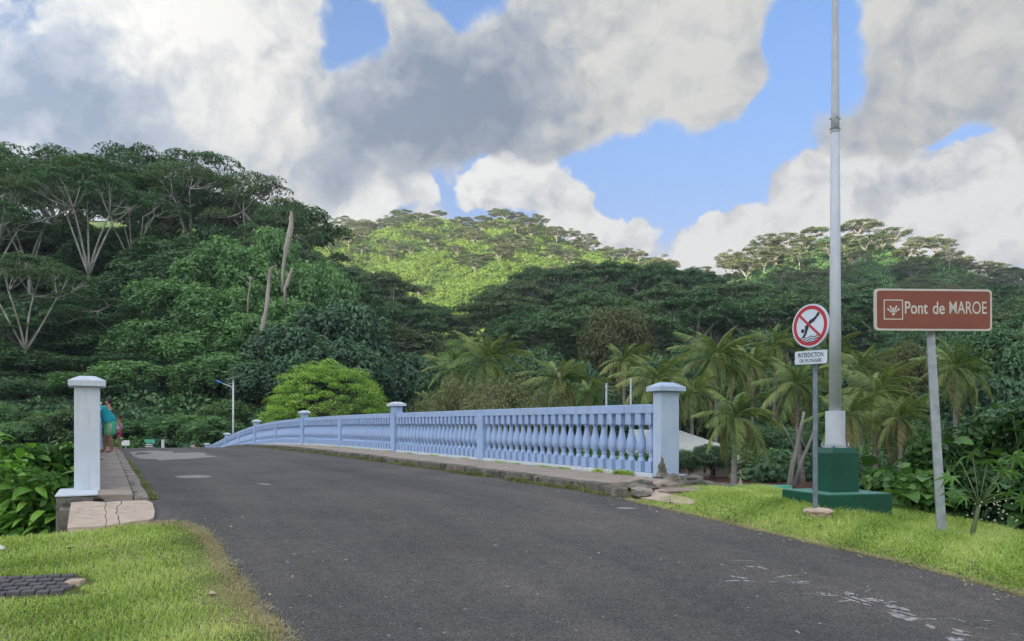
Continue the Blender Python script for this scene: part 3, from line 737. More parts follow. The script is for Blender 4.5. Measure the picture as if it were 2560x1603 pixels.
# the baluster: square head, vase, square foot
def baluster_mesh():
    m = MB(); m.box((0, 0, .8575), (.14, .15, .185)); m.box((0, 0, .0925), (.145, .15, .165))
    prof = [(.066, .176), (.060, .190), (.047, .225), (.037, .252), (.036, .262), (.046, .270), (.046, .283), (.038, .292), (.050, .310), (.072, .345), (.085, .390), (.088, .430), (.083, .480), (.070, .540), (.054, .600), (.043, .650),
            (.038, .695), (.037, .718), (.046, .726), (.047, .738), (.052, .744), (.058, .752), (.058, .766)]
    m.lathe(prof, 16); return m.mesh('baluster', M['blue_paint'])
bal = baluster_mesh()
bal.attributes  # shared by every baluster
RB = .15
def put_baluster(a, r, base, parent):
    o = link('baluster', bal, parent); p = B(a, r, zr(a, r) + EYE + base + .03)
    o.location = p - parent.location; o.rotation_euler = (0, 0, TH + PI / 2); return o
rc = 7.6
local(sweep(9.06, 78.4, rect(rc - .085, rc + .085, .975, 1.12), dz=RB, step=.4), rp.location).obj('top_rail', M['blue_paint'], rp, bevel=.012)
local(sweep(9.06, 78.4, rect(rc - .10, rc + .10, -.06, .032), dz=RB, step=.4), rp.location).obj('plinth', M['white_paint'], rp, bevel=.008)
posts = [20.85 + 11.48 * i for i in range(6)]
mids = [15.1] + [20.85 + 5.74 + 11.48 * i for i in range(5)]
for a in posts:
    pillar('post', a - .16, a + .16, rc - .135, rc + .135, float(zr(a, rc)) + EYE + RB, 1.45, .085, .07, .055, M['blue_paint'], rp, capmat=M['white_paint'])
for a in mids:
    local(sweep(a - .15, a + .15, rect(rc - .105, rc + .105, .0, .98), dz=RB, step=.3), rp.location).obj('pilaster', M['blue_paint'], rp, bevel=.006)
edges = sorted([9.06] + [x for a in posts for x in (a - .16, a + .16)] + [x for a in mids for x in (a - .15, a + .15)])
cnt = 0
for k in range(0, len(edges) - 1, 2):
    a0, a1 = edges[k], edges[k + 1]; n = 23 if k == 0 else 22
    if a0 > 66: break
    for j in range(n):
        put_baluster(a0 + (a1 - a0) * (j + .5) / n, rc, RB, rp); cnt += 1
# left parapet's own rail, posts and balusters
lc = -.20
local(sweep(11.43, 78.4, rect(lc - .085, lc + .085, .975, 1.10), dz=BZL, step=.5), lp.location).obj('top_rail', M['blue_paint'], lp, bevel=.012)
local(sweep(11.43, 78.4, rect(lc - .10, lc + .10, -.06, .032), dz=BZL, step=.5), lp.location).obj('plinth', M['white_paint'], lp)
for i in range(5):
    a = 22.9 + 11.48 * i
    pillar('post', a - .14, a + .14, lc - .12, lc + .12, float(zr(a)) + EYE + BZL, 1.30, .03, .05, .03, M['blue_paint'], lp)
    local(sweep(a - 5.89, a - 5.59, rect(lc - .1, lc + .1, 0, .98), dz=BZL, step=.3), lp.location).obj('pilaster', M['blue_paint'], lp)
def merged_balusters():
    src = bal; nv = len(src.vertices); co = np.empty(nv * 3, dtype=np.float32); src.vertices.foreach_get('co', co); co = co.reshape(-1, 3)
    m = MB(); fs0 = [tuple(p.vertices) for p in src.polygons]; c, s = math.cos(TH + PI / 2), math.sin(TH + PI / 2)
    for a in np.arange(11.6, 64, .255):
        p = B(a, lc, zr(a) + EYE + BZL + .03)
        vs = np.stack([co[:, 0] * c - co[:, 1] * s + p.x, co[:, 0] * s + co[:, 1] * c + p.y, co[:, 2] + p.z], 1)
        m.add(vs, fs0, True)
    local(m, lp.location); m.obj('balusters', M['blue_paint'], lp, kind='stuff')
merged_balusters()

# wing wall behind the right gate pillar and the broken ground at its foot
wo = B(9.2, 7.9, 0)
ww = empty('wing_wall', wo, label='grey concrete wing wall with a white painted top beside the right gate pillar', cat='wall')
zt = float(zr(9, 7.6)) + EYE + .13
m = MB(); p0 = [B(9.2, 7.3, zt - 2.2), B(9.05, 8.35, zt - 2.2), B(9.7, 8.4, zt - 2.2), B(9.9, 7.3, zt - 2.2)]
m.hexa(p0 + [Vector((p.x, p.y, zt - .02)) for p in p0]); local(m, wo).obj('block', M['concrete'], ww, bevel=.02)
m = MB(); p0 = [B(9.3, 7.89, zt - .018), B(9.15, 8.3, zt - .018), B(9.6, 8.34, zt - .018), B(9.7, 7.89, zt - .018)]
m.hexa(p0 + [Vector((p.x, p.y, zt + .012)) for p in p0]); local(m, wo).obj('painted_top', M['white_paint'], ww)

def lump(m, c, s, R, flat=.5, seg=2):
    """an irregular stone"""
    import bmesh
    bm = bmesh.new(); bmesh.ops.create_icosphere(bm, subdivisions=seg, radius=1)
    ph = [R.uniform(0, 6) for _ in range(6)]
    vs = []
    for v in bm.verts:
        q = 1 + .18 * math.sin(v.co.x * 3 + ph[0]) + .15 * math.sin(v.co.y * 4 + ph[1]) + .12 * math.sin(v.co.z * 5 + ph[2]) + R.uniform(-.07, .07)
        vs.append((c[0] + v.co.x * s[0] * q, c[1] + v.co.y * s[1] * q, c[2] + v.co.z * s[2] * q))
    m.add(vs, [tuple(v.index for v in f.verts) for f in bm.faces]); bm.free()
R0 = random.Random(3)
rb = empty('broken_footing', B(8.5, 7.4, 0), label='crumbled concrete and rubble around the foot of the right gate pillar', cat='rubble')
for (a, r, sa, sr, sz, dz) in [(8.62,7.55,.34,.30,.12,.06),(8.75,7.95,.25,.22,.12,.07),(8.4,7.2,.30,.25,.08,.06),(8.35,7.85,.25,.3,.08,.02),(8.5,6.85,.32,.3,.09,.05),(8.1,7.45,.3,.22,.05,.02),(8.15,6.6,.22,.15,.06,.03),
                               (8.85,7.2,.25,.3,.10,.07),(8.0,7.0,.2,.25,.05,.02),(8.3,8.15,.3,.2,.07,.0),(7.95,6.4,.16,.13,.06,.02)]:
    m = MB(); p = B(a, r, float(zr(a, r)) + EYE + dz); lump(m, p, (sr, sa, sz), R0); local(m, rb.location).obj('rubble_piece', M['kerb_dark'] if R0.random() < .6 else M['walk'], rb)
m = MB(); pts = [gp(x, y, .02) for x, y in [(1578,1232),(1610,1228),(1660,1236),(1720,1248),(1738,1256),(1730,1264),(1690,1262),(1640,1254),(1600,1247)]]
k = len(pts); m.add([p - Vector((0, 0, .08)) for p in pts] + pts, [tuple(range(k, 2 * k))] + [(i, (i + 1) % k, k + (i + 1) % k, k + i) for i in range(k)])
local(m, rb.location).obj('sandy_slab', M['slab'], rb)

# the tan slab at the start of the left walkway, cracked into pieces
so = gp(280, 1285)
sl = empty('paving_slab', so, kind='structure', label='cracked tan concrete slab in front of the left walkway')
crA = [(262,1261),(264,1270),(260,1278),(265,1288),(262,1298),(266,1309),(262,1322)]
crB = [(305,1259),(303,1267),(291,1275),(294,1284),(290,1290),(298,1298),(296,1304),(300,1312),(299,1317)]
outL = [(178,1262),(174,1290),(168,1326),(200,1326),(262,1323)]
pieces = [[(178,1262)] + [(220,1260)] + crA[:] + [(230,1325),(168,1326),(173,1292)],
          [(264.5,1261.5)] + [(285,1259.5),(302.5,1259)] + [(x - 2, y) for x, y in crB[1:]] + [(280,1319)] + [(x + 2, y) for x, y in reversed(crA[1:])],
          [(306,1259),(340,1257),(366,1257),(381,1264),(387,1285),(384,1300),(372,1306),(340,1309)] + [(x + 1, y) for x, y in reversed(crB[1:])]]
for poly in pieces:
    pts = [gr(x, y, .03 + random.uniform(-.004, .004)) for x, y in poly]; k = len(pts); m = MB()
    m.add([p - Vector((0, 0, .14)) for p in pts] + pts, [tuple(range(k, 2 * k))] + [(i, (i + 1) % k, k + (i + 1) % k, k + i) for i in range(k)])
    local(m, so).obj('slab_piece', M['slab'], sl)

# small stone paving patch sunk in the lawn at the lower left
po = gp(60, 1470)
pv = empty('paver_patch', po, label='patch of small grey pavers with a pale rim sunk in the near left lawn', cat='paving')
M['paver'] = solid('grey_paver', [(.3, (.09, .08, .085)), (.7, (.17, .155, .16))], 14, .9, bdist=.004, bscale=40)
pl = lambda x, y, l: gp(x, y, l)
ux = (gp(160, 1452) - gp(0, 1458)); ux.normalize(); uy = Vector((-ux.y, ux.x, 0)); uy = Vector((-ux.y, ux.x, 0)).normalized()
base_ = gp(176, 1484); nrow = 5; ncol = 14
for i in range(nrow):
    for j in range(ncol):
        w, d = .088, .10
        c = base_ - ux * (j + .5 + (.0 if i % 2 else .5)) * w + uy * (i + .35) * d
        z = tz(c.x, c.y) + .016 + random.uniform(-.004, .004)
        m = MB(); m.box((c.x, c.y, z - .03), (w - .010, d - .010, .07), Matrix.Rotation(math.atan2(ux.y, ux.x), 3, 'Z'))
        if i * 1.2 > 9 - j * .2: continue
        local(m, po).obj('paver', M['paver'], pv)
m = MB(); c = gp(188, 1461); m.box((c.x, c.y, c.z + .0), (.11, .10, .07), Matrix.Rotation(.1, 3, 'Z')); local(m, po).obj('rim_stone', M['slab'], pv, bevel=.01)
c = gp(4, 1377); m = MB(); lump(m, (0, 0, 0), (.035, .03, .025), R0); m.obj('pebble', M['white'], label='small white stone on the lawn at the left edge', cat='stone').location = c + Vector((0, 0, .02))
c = gp(532, 1489); m = MB(); lump(m, (0, 0, 0), (.028, .02, .012), R0); m.obj('pebble', M['slab'], label='small pale litter scrap on the lawn near the asphalt', cat='litter').location = c + Vector((0, 0, .02))

# ------------------------------------------------------------------ foliage makers (numpy)
def leaf_quads(c, n, size, R, aspect=.55, fold=.25, tdir=None):
    """diamond leaves at c (N,3) facing n (N,3)"""
    N = len(c); n = n / (np.linalg.norm(n, axis=1, keepdims=True) + 1e-9)
    t = R.normal(size=(N, 3)) if tdir is None else tdir + R.normal(size=(N, 3)) * .35
    t -= n * (t * n).sum(1, keepdims=True); t /= (np.linalg.norm(t, axis=1, keepdims=True) + 1e-9)
    b = np.cross(n, t); s = (size if hasattr(size, '__len__') else np.full(N, size))[:, None] * .5
    lift = n * s * fold
    v = np.stack([c - t * s, c + b * s * aspect + lift, c + t * s, c - b * s * aspect + lift], 1).reshape(-1, 3)
    f = np.arange(4 * N).reshape(N, 4)
    return v, f
class Fol:
    def __init__(s): s.v = []; s.f = []; s.t = []; s.n = 0
    def add(s, c, n, size, tint, R, **k):
        v, f = leaf_quads(c, n, size, R, **k); s.v.append(v); s.f.append(f + s.n); s.n += len(v); s.t.append(np.broadcast_to(tint, (len(c),)))
    def mesh(s, name, mat):
        return arrays_mesh(name, np.concatenate(s.v), np.concatenate(s.f), mat, np.clip(np.concatenate(s.t), 0, 1))
def sph(N, R):
    d = R.normal(size=(N, 3)); return d / np.linalg.norm(d, axis=1, keepdims=True)
def plate(fol, c, rad, th, n, size, R, tint):
    """one flat layer of an umbrella crown: denser and paler on top"""
    rho = np.sqrt(R.random(n)); an = R.random(n) * 2 * PI
    x = rho * np.cos(an); y = rho * np.sin(an)
    lob = 1 + .22 * np.sin(an * 3 + R.random() * 6) + .15 * np.sin(an * 5 + R.random() * 6)
    up = R.random(n) ** .6
    z = th * (up * (1 - rho ** 2) - .25 * (1 - up)) - .12 * rad * rho ** 2
    p = np.stack([x * rad * lob, y * rad * lob, z], 1) + np.array(c)
    nn = np.stack([x * .5, y * .5, np.full(n, 1.0)], 1) + R.normal(size=(n, 3)) * .45
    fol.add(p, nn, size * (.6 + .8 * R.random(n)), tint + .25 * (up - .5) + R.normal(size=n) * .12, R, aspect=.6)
def clump(fol, c, rad, n, size, R, tint, flat=1.0, droop=0.0):
    d = sph(n, R); d[:, 2] = np.abs(d[:, 2]) * np.where(R.random(n) < .75, 1, -.7)
    q = (.62 + .42 * R.random(n))[:, None]
    p = d * q * np.array([rad, rad, rad * flat]); p += np.array(c)
    nn = d + np.array([0, 0, .5]) + R.normal(size=(n, 3)) * .45
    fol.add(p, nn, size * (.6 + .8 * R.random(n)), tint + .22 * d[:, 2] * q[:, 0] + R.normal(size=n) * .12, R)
def strand(fol, top, length, n, size, R, tint, spread=.18):
    tt = R.random(n); p = np.array(top) + np.stack([R.normal(size=n) * spread, R.normal(size=n) * spread, -tt * length], 1)
    nn = R.normal(size=(n, 3)); nn[:, 2] = np.abs(nn[:, 2]) * .4 + .2
    fol.add(p, nn, size * (.6 + .8 * R.random(n)), tint - .1 * tt + R.normal(size=n) * .12, R, tdir=np.array([0, 0, -1.0]))

def bez(p0, p1, bend, n=6):
    p0 = Vector(p0); p1 = Vector(p1); m = (p0 + p1) / 2 + Vector(bend)
    return [(p0 * (1 - t) ** 2 + m * 2 * t * (1 - t) + p1 * t * t) for t in np.linspace(0, 1, n)]

def umbrella_proto(seed, nleaf=300, leaf=.42, H=18.0, Rc=11.0, fork=.42, nplates=34, dome=.30, low=.25, th=.9, tr=1.0):
    """flat-topped tree: pale forked trunk, limbs fanning out, layered plates of fine foliage"""
    R = np.random.default_rng(seed); rr = random.Random(seed); T = MB(); fol = Fol()
    lean = Vector((rr.uniform(-1, 1), rr.uniform(-1, 1), 0))
    fk = Vector((lean.x, lean.y, H * fork * rr.uniform(.85, 1.15)))
    T.tube(bez((0, 0, -3), fk, (rr.uniform(-.6, .6), rr.uniform(-.6, .6), 0), 7), np.linspace(.55 * tr, .34 * tr, 7), 8)
    pl = []
    tries = 0
    while len(pl) < nplates and tries < 4000:
        tries += 1
        rho = math.sqrt(rr.random()); an = rr.random() * 2 * PI; x, y = Rc * .88 * rho * math.cos(an), Rc * .88 * rho * math.sin(an)
        if any((x - q[0]) ** 2 + (y - q[1]) ** 2 < (Rc * .2) ** 2 for q in pl): continue
        z = H * (1 - dome * rho ** 2) - rr.random() * .08 * H
        if rr.random() < low: z -= H * rr.uniform(.10, .24)
        pl.append((x, y, z))
    nl = rr.randint(4, 6); limbs = []
    for k in range(nl):
        an = 2 * PI * (k + rr.uniform(-.3, .3)) / nl; d = Rc * rr.uniform(.3, .5)
        e = Vector((fk.x + d * math.cos(an), fk.y + d * math.sin(an), H * rr.uniform(.66, .78)))
        T.tube(bez(fk, e, (-math.cos(an) * rr.uniform(-.6, 1.6), -math.sin(an) * rr.uniform(-.6, 1.6), rr.uniform(-.6, 1.0)), 7), np.linspace(.30 * tr, .16 * tr, 7), 6); limbs.append(e)
    for (x, y, z) in pl:
        p = Vector((x, y, z - .4)); e = min(limbs, key=lambda q: (q - p).length)
        T.tube(bez(e, p, (0, 0, -.6), 5), np.linspace(.14 * tr, .05, 5), 5, cap=False)
        for _ in range(2):
            q = p + Vector((rr.uniform(-1.6, 1.6), rr.uniform(-1.6, 1.6), rr.uniform(0, .5))); m = e.lerp(p, .6)
            T.tube([m, q], [.06, .03], 4, cap=False)
        rad = Rc * rr.uniform(.17, .27)
        plate(fol, (x, y, z), rad, th * rr.uniform(.7, 1.2), int(nleaf * rr.uniform(.8, 1.2)), leaf, R, .5 + rr.uniform(-.15, .15))
    return T, fol
def make_tree_meshes(name, T, fol, bark, leaf): return (T.mesh(name + '_trunk', M[bark]), fol.mesh(name + '_crown', M[leaf]))

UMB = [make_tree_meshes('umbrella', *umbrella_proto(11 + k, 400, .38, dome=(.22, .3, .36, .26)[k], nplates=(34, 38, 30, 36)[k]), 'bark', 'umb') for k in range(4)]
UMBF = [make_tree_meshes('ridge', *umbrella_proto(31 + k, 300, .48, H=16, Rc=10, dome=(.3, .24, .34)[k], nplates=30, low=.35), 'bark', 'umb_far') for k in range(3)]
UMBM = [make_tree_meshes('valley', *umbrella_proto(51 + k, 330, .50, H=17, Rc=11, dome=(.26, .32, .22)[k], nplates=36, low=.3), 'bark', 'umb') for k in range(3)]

def broad_proto(seed, ncl=46, nleaf=170, leaf=.30, H=9, Rc=4.5, base=.18, flat=.85, crag=.35, drape=0, mat='broad', bark='bark_dark'):
    R = np.random.default_rng(seed); rr = random.Random(seed); T = MB(); fol = Fol()
    cz = H * (base + (1 - base) / 2); hz = H * (1 - base) / 2
    tips = []
    for k in range(ncl):
        u = (k + .5) / ncl; zc = 1 - 1.75 * u; an = k * 2.39996 + rr.uniform(-.4, .4); rh = math.sqrt(max(0, 1 - zc * zc))
        q = 1 - crag * rr.random(); rad = Rc * rr.uniform(.20, .34)
        c = (rh * math.cos(an) * (Rc - rad * .6) * q, rh * math.sin(an) * (Rc - rad * .6) * q, cz + zc * (hz - rad * .5) * q)
        clump(fol, c, rad, int(nleaf * rr.uniform(.7, 1.3)), leaf, R, .45 + .2 * zc * .5 + rr.uniform(-.16, .16), flat)
        tips.append(c)
        if drape and rr.random() < .8:
            for _ in range(drape):
                strand(fol, (c[0] + rr.uniform(-rad, rad), c[1] + rr.uniform(-rad, rad), c[2]), rr.uniform(.8, 3.0) * H / 9, int(nleaf * .22), leaf * .9, R, .5 + rr.uniform(-.15, .2))
    T.tube([(0, 0, -2), (0.1, 0, H * .25), (.2, .1, H * .55)], [Rc * .06, Rc * .05, Rc * .035], 7)
    for c in tips[::5]: T.tube([(0.1, 0, H * .3), c], [Rc * .03, Rc * .012], 5, cap=False)
    return T, fol
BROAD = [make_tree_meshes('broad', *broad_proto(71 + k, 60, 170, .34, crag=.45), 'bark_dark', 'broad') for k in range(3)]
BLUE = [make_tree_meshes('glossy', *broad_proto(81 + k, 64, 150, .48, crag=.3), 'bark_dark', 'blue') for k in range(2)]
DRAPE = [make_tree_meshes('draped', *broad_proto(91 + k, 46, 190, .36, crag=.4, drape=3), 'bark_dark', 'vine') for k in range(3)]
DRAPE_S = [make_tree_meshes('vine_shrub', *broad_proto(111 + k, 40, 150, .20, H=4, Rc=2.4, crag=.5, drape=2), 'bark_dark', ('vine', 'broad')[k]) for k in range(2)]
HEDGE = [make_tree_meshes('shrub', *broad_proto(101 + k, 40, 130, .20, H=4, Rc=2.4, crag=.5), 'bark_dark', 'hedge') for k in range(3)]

def place_tree(name, cat, meshes, x, y, ztop, R, H0, R0_, label, group, z0=None, rz=None, sy=None):
    zg = tz(x, y) if z0 is None else z0
    r = empty(name, (x, y, zg), random.random() * 6.283 if rz is None else rz, label=label, cat=cat, group=group)
    s = R / R0_; r.scale = (s, sy or s, max(.2, (ztop - zg)) / H0)
    tr = link('trunk', meshes[0], r); cr = link('crown', meshes[1], r)
    return r
def tree_px(name, cat, meshes, px, py_top, Y, w_px, H0, R0_, label, group, **k):
    p = P(px, py_top, Y); return place_tree(name, cat, meshes, p.x, p.y, p.z, w_px / 2 / F * Y, H0, R0_, label, group, **k)

# ---- the tall trees of the left hill, one by one
g = 'tall flat-topped trees on the left hill'
hero = [
 (140, 362, 148, 430, 0, 'flat-topped tree highest on the skyline at the far left, sky showing through its limbs'),
 (345, 372, 150, 360, 1, 'wide flat-topped tree second on the left skyline'),
 (505, 386, 138, 330, 2, 'open flat-topped tree on the skyline with bright sky and a gap between its trunks'),
 (15, 395, 140, 340, 3, 'flat-topped tree cut by the left edge near the skyline'),
 (215, 408, 124, 470, 0, 'broad flat-topped tree with a tall pale forking trunk, below the far left skyline'),
 (420, 462, 128, 400, 1, 'wide umbrella tree with thin pale limbs below the second skyline tree'),
 (640, 440, 122, 270, 2, 'dense dark umbrella tree stepping down at the right end of the left skyline'),
 (700, 505, 116, 200, 3, 'dark umbrella tree behind the tallest dead trunk'),
 (590, 500, 132, 260, 3, 'umbrella tree under the right shoulder of the left hill skyline'),
 (290, 742, 92, 330, 0, 'bright green layered umbrella tree low on the left hill'),
 (60, 800, 90, 300, 3, 'lowest umbrella tree in the left corner of the hill'),
 (660, 580, 112, 210, 1, 'small umbrella tree between the dead trunks and the vines'),
]
for px, py, Y, w, k, lab in hero:
    tree_px('umbrella_tree', 'tree', UMB[k], px, py, Y, w, 18, 11, lab, g)

g = 'dark leafy trees on the left hill'
Rn = random.Random(21)
dk = [(330,560,118,200),(430,590,112,200),(260,600,116,190),(500,610,110,180),(380,640,104,190),(180,770,98,150),(300,690,102,180),(450,700,100,190),(550,560,120,170),(30,790,98,160),(120,810,96,150),(360,780,96,190),(480,800,94,190),(220,820,94,170),(20,860,88,200),(140,880,88,190),(330,880,88,200),(440,900,88,180),(560,905,86,170)]
for i, (px, py, Y, w) in enumerate(dk):
    where = 'high under the umbrella trees' if py < 650 else ('halfway down' if py < 800 else 'at the foot')
    side = 'far left' if px < 240 else ('middle' if px < 420 else 'right')
    tree_px('leafy_tree', 'tree', BROAD[i % 3], px, py, Y, w * 1.25, 9, 4.5, f'dark {("broad" if w > 185 else "narrow")} round-crowned tree {where}, {side} part of the left hill', g)
g = 'dark trees closing the far left of the hill'
for i, (px, py, Y, w, lab) in enumerate([(20,545,132,260,'highest at the left edge'),(150,560,132,240,'under the highest skyline tree'),(265,575,130,220,'under the second skyline tree'),(380,575,130,200,'left of the skyline gap'),(60,700,112,220,'halfway down at the left edge'),(170,850,93,200,'low, above the left gate pillar'),(270,830,92,200,'low, right of the gate pillar'),(60,930,86,220,'lowest at the left edge')]):
    tree_px('leafy_tree', 'tree', BROAD[(i + 1) % 3], px, py, Y, w * 1.2, 9, 4.5, f'dark leafy tree {lab}', g)
g = 'vine-draped trees of the left hill'
dr = [(560,592,100,250,'topmost vine-draped tree mass'),(440,690,94,230,'left bulge of the vine-draped mass'),(540,715,92,230,'central bulge of hanging vines'),(640,640,98,190,'vine curtain beside the kinked dead trunk'),
      (770,640,100,170,'vine-draped tree right of the tall dead trunks'),(620,780,90,200,'vine-covered tree below the central bulge'),(500,820,88,220,'lowest vine-draped tree at the left'),(740,740,94,200,'vine-draped tree right of the leaning dead stub'),(690,560,104,150,'vines climbing round the tallest dead trunk'),(830,660,110,150,'rightmost vine-draped tree where the hill steps down'),(390,800,90,210,'vine-draped tree low left of the central bulge'),(340,900,84,210,'lowest vine curtain right of the left gate pillar'),(560,880,84,220,'vine curtain straight behind the street lamp'),(210,930,84,200,'lowest vine curtain behind the left gate pillar')]
for i, (px, py, Y, w, lab) in enumerate(dr):
    tree_px('draped_tree', 'tree', DRAPE[i % 3], px, py, Y, w * 1.15, 9, 4.5, lab, g)
g = 'glossy bluish trees at the right foot of the left hill'
bl = [(720,810,84,190,'left of'),(800,765,90,190,'above'),(880,750,92,170,'right, high above'),(860,850,82,190,'behind'),(750,880,80,170,'just left behind'),(930,880,86,130,'just right behind'),(650,900,80,150,'far left of'),(900,800,96,150,'right above'),(980,930,88,120,'low right of')]
for i, (px, py, Y, w, lab) in enumerate(bl):
    tree_px('glossy_tree', 'tree', BLUE[i % 2], px, py, Y, w * 1.2, 9, 4.5, f'bluish large-leaved tree {lab} the round lime-green tree', g)

OPEN = [make_tree_meshes('tall', *umbrella_proto(141 + k, 300, .38, H=22, Rc=10, fork=.30, nplates=26, dome=.16, low=.12, th=.7, tr=.66), 'bark_pale', 'umb') for k in range(3)]
g = 'tall flat-topped trees on the left hill'
for px, py, Y, w, k, lab in [(205, 425, 104, 330, 0, 'tall open tree with a long pale forked trunk standing free at the far left'), (75, 450, 106, 300, 1, 'tall open tree with slanting pale limbs near the left edge'), (-20, 500, 100, 300, 2, 'tall open tree with bare pale limbs cut by the left edge'),
                             (70, 640, 86, 330, 1, 'nearer open tree whose two pale trunks reach down to the hedge'), (330, 470, 112, 250, 2, 'tall open tree with thin pale limbs left of the skyline gap'), (480, 420, 122, 260, 0, 'open tree whose dark trunks frame the bright gap under the skyline')]:
    tree_px('umbrella_tree', 'tree', OPEN[k], px, py, Y, w, 22, 10, lab, g)

# ---- dead trunks
def snag(pts, rad, lab, Y):
    P0 = P(*pts[-1], Y); m = MB(); rr = random.Random(int(pts[0][0])); fine_p = []; fr = []
    for i in range(len(pts) - 1):
        for t in np.linspace(0, 1, 4, endpoint=False):
            fine_p.append((pts[i][0] * (1 - t) + pts[i + 1][0] * t + rr.uniform(-.7, .7), pts[i][1] * (1 - t) + pts[i + 1][1] * t)); fr.append((rad[i] * (1 - t) + rad[i + 1] * t) * rr.uniform(.82, 1.15))
    fine_p.append(pts[-1]); fr.append(rad[-1])
    q = [P(x, y, Y) - P0 for x, y in fine_p]; q[-1] = q[-1] - Vector((0, 0, 2))
    m.tube(q, [r * .78 / F * Y for r in fr], 9)
    for _ in range(3):                              # splinters and stubs
        k = rr.randrange(1, max(2, len(q) // 2)); d = Vector((rr.uniform(-1, 1), -.3, rr.uniform(.3, 1))).normalized(); m.tube([q[k], q[k] + d * rr.uniform(.3, .8)], [.10, .02], 5, cap=False)
    o = m.obj('dead_trunk', M['bark_dead'], label=lab, cat='dead tree', group='bare dead trunks on the left hill'); o.location = P0; return o
snag([(728,529),(728,548),(727,570),(723,592),(716,622),(711,648),(706,690)], [3, 7.5, 7.5, 9, 9, 6, 5], 'thick bare dead trunk standing highest on the left hill', 92)
snag([(693,665),(680,669),(676,674),(672,710),(668,760),(658,810),(651,850),(647,874)], [2, 3.5, 4.5, 5.5, 6.5, 7, 7, 6.5], 'long bare dead trunk with a kinked tip among the vines', 82)
snag([(730,671),(724,690),(716,715),(712,722)], [3, 6.5, 6, 4], 'short reddish dead stub between the long bare trunks', 88)
snag([(627,690),(624,720),(619,752)], [1.5, 2, 2.5], 'thin dead stem in the dark hollow left of the kinked trunk', 88)

# ---- the valley forest and the two ridges: sampled where they grow
def visible_cols(): pass
def forest(N, u0, u1, Y0, Y1, spacing, protos, H0, R0_, Hm, Rm, label_fn, group, seed, accept=None, cat='tree', name='umbrella_tree', bias=1.0):
    R = random.Random(seed); pts = []; tries = 0
    while len(pts) < N and tries < 60000:
        tries += 1
        Y = Y0 + (Y1 - Y0) * R.random() ** bias; u = R.uniform(u0, u1); x = u * Y
        sp = spacing
        if any((x - a) ** 2 + (Y - b) ** 2 < sp * sp for a, b, *_ in pts): continue
        zg = tz(x, Y); px = HX + F * u; py = HY - (zg + 12 - EYE) / Y * F
        if accept and not accept(px, py, Y, R): continue
        pts.append((x, Y, zg, px, py))
    for k, (x, Y, zg, px, py) in enumerate(pts):
        s = R.uniform(.8, 1.2)
        place_tree(name, cat, protos[k % len(protos)], x, Y, zg + Hm * R.uniform(.8, 1.18), Rm * s, H0, R0_, label_fn(px, py, Y), group, z0=zg)
    return pts
def spot(px):
    for x, t in ((760, 'left of the lime tree'), (900, 'above the lime tree'), (1010, 'right above the lime tree'), (1130, 'left of the valley gap'), (1250, 'right in the valley gap'), (1350, 'above the bulging palm'), (1450, 'left of the bronze tree'), (1560, 'behind the bronze tree'), (1660, 'left of the gate pillar'),
                 (1760, 'right of the gate pillar'), (1870, 'above the beach house'), (1980, 'left of the round sign'), (2085, 'left beside the flagpole'), (2180, 'right beside the flagpole'), (2330, 'behind the brown sign'), (2470, 'behind the sign lettering')):
        if px < x: return t
    return 'at the right edge'
def lab_M(px, py, Y):
    b = 'top row' if Y > 215 else ('second row' if Y > 190 else ('middle row' if Y > 162 else ('fourth row' if Y > 138 else 'bottom row')))
    return f'dark flat-topped tree of the shaded forest, {b}, {spot(px)}'
def lab_M_old(px, py, Y):
    a = 'left of the valley gap' if px < 1060 else ('at the valley gap' if px < 1260 else ('behind the long balustrade' if px < 1720 else ('left of the flagpole' if px < 2090 else ('between flagpole and brown sign' if px < 2180 else 'behind the brown sign'))))
    b = 'upper edge' if Y > 195 else ('middle' if Y > 150 else 'lower edge')
    return f'dark flat-topped tree {b}, shaded forest {a}'
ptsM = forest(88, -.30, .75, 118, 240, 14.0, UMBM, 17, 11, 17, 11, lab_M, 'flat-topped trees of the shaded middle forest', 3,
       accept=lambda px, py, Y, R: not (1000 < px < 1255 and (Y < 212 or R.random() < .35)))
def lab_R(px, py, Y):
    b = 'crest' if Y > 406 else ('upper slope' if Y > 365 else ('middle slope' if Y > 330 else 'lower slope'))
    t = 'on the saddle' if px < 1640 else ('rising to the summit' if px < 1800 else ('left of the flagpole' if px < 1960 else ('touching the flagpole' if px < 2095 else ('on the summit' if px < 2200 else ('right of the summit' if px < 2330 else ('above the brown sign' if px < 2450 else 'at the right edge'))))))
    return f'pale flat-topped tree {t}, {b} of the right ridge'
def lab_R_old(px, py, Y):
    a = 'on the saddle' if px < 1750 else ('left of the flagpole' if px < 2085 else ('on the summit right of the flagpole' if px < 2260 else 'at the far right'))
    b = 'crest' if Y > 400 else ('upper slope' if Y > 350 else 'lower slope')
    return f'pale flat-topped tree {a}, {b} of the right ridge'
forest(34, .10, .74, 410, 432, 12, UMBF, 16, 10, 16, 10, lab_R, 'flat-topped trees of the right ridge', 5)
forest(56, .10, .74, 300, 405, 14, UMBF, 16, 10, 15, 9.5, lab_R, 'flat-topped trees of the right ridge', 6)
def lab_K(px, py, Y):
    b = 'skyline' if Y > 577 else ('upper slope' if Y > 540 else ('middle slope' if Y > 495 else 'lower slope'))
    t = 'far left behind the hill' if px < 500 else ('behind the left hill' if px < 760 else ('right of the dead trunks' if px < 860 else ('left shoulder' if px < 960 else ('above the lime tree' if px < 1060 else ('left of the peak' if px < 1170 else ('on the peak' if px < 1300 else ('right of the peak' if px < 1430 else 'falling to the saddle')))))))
    return f'sunlit flat-topped tree {t}, {b} of the far ridge'
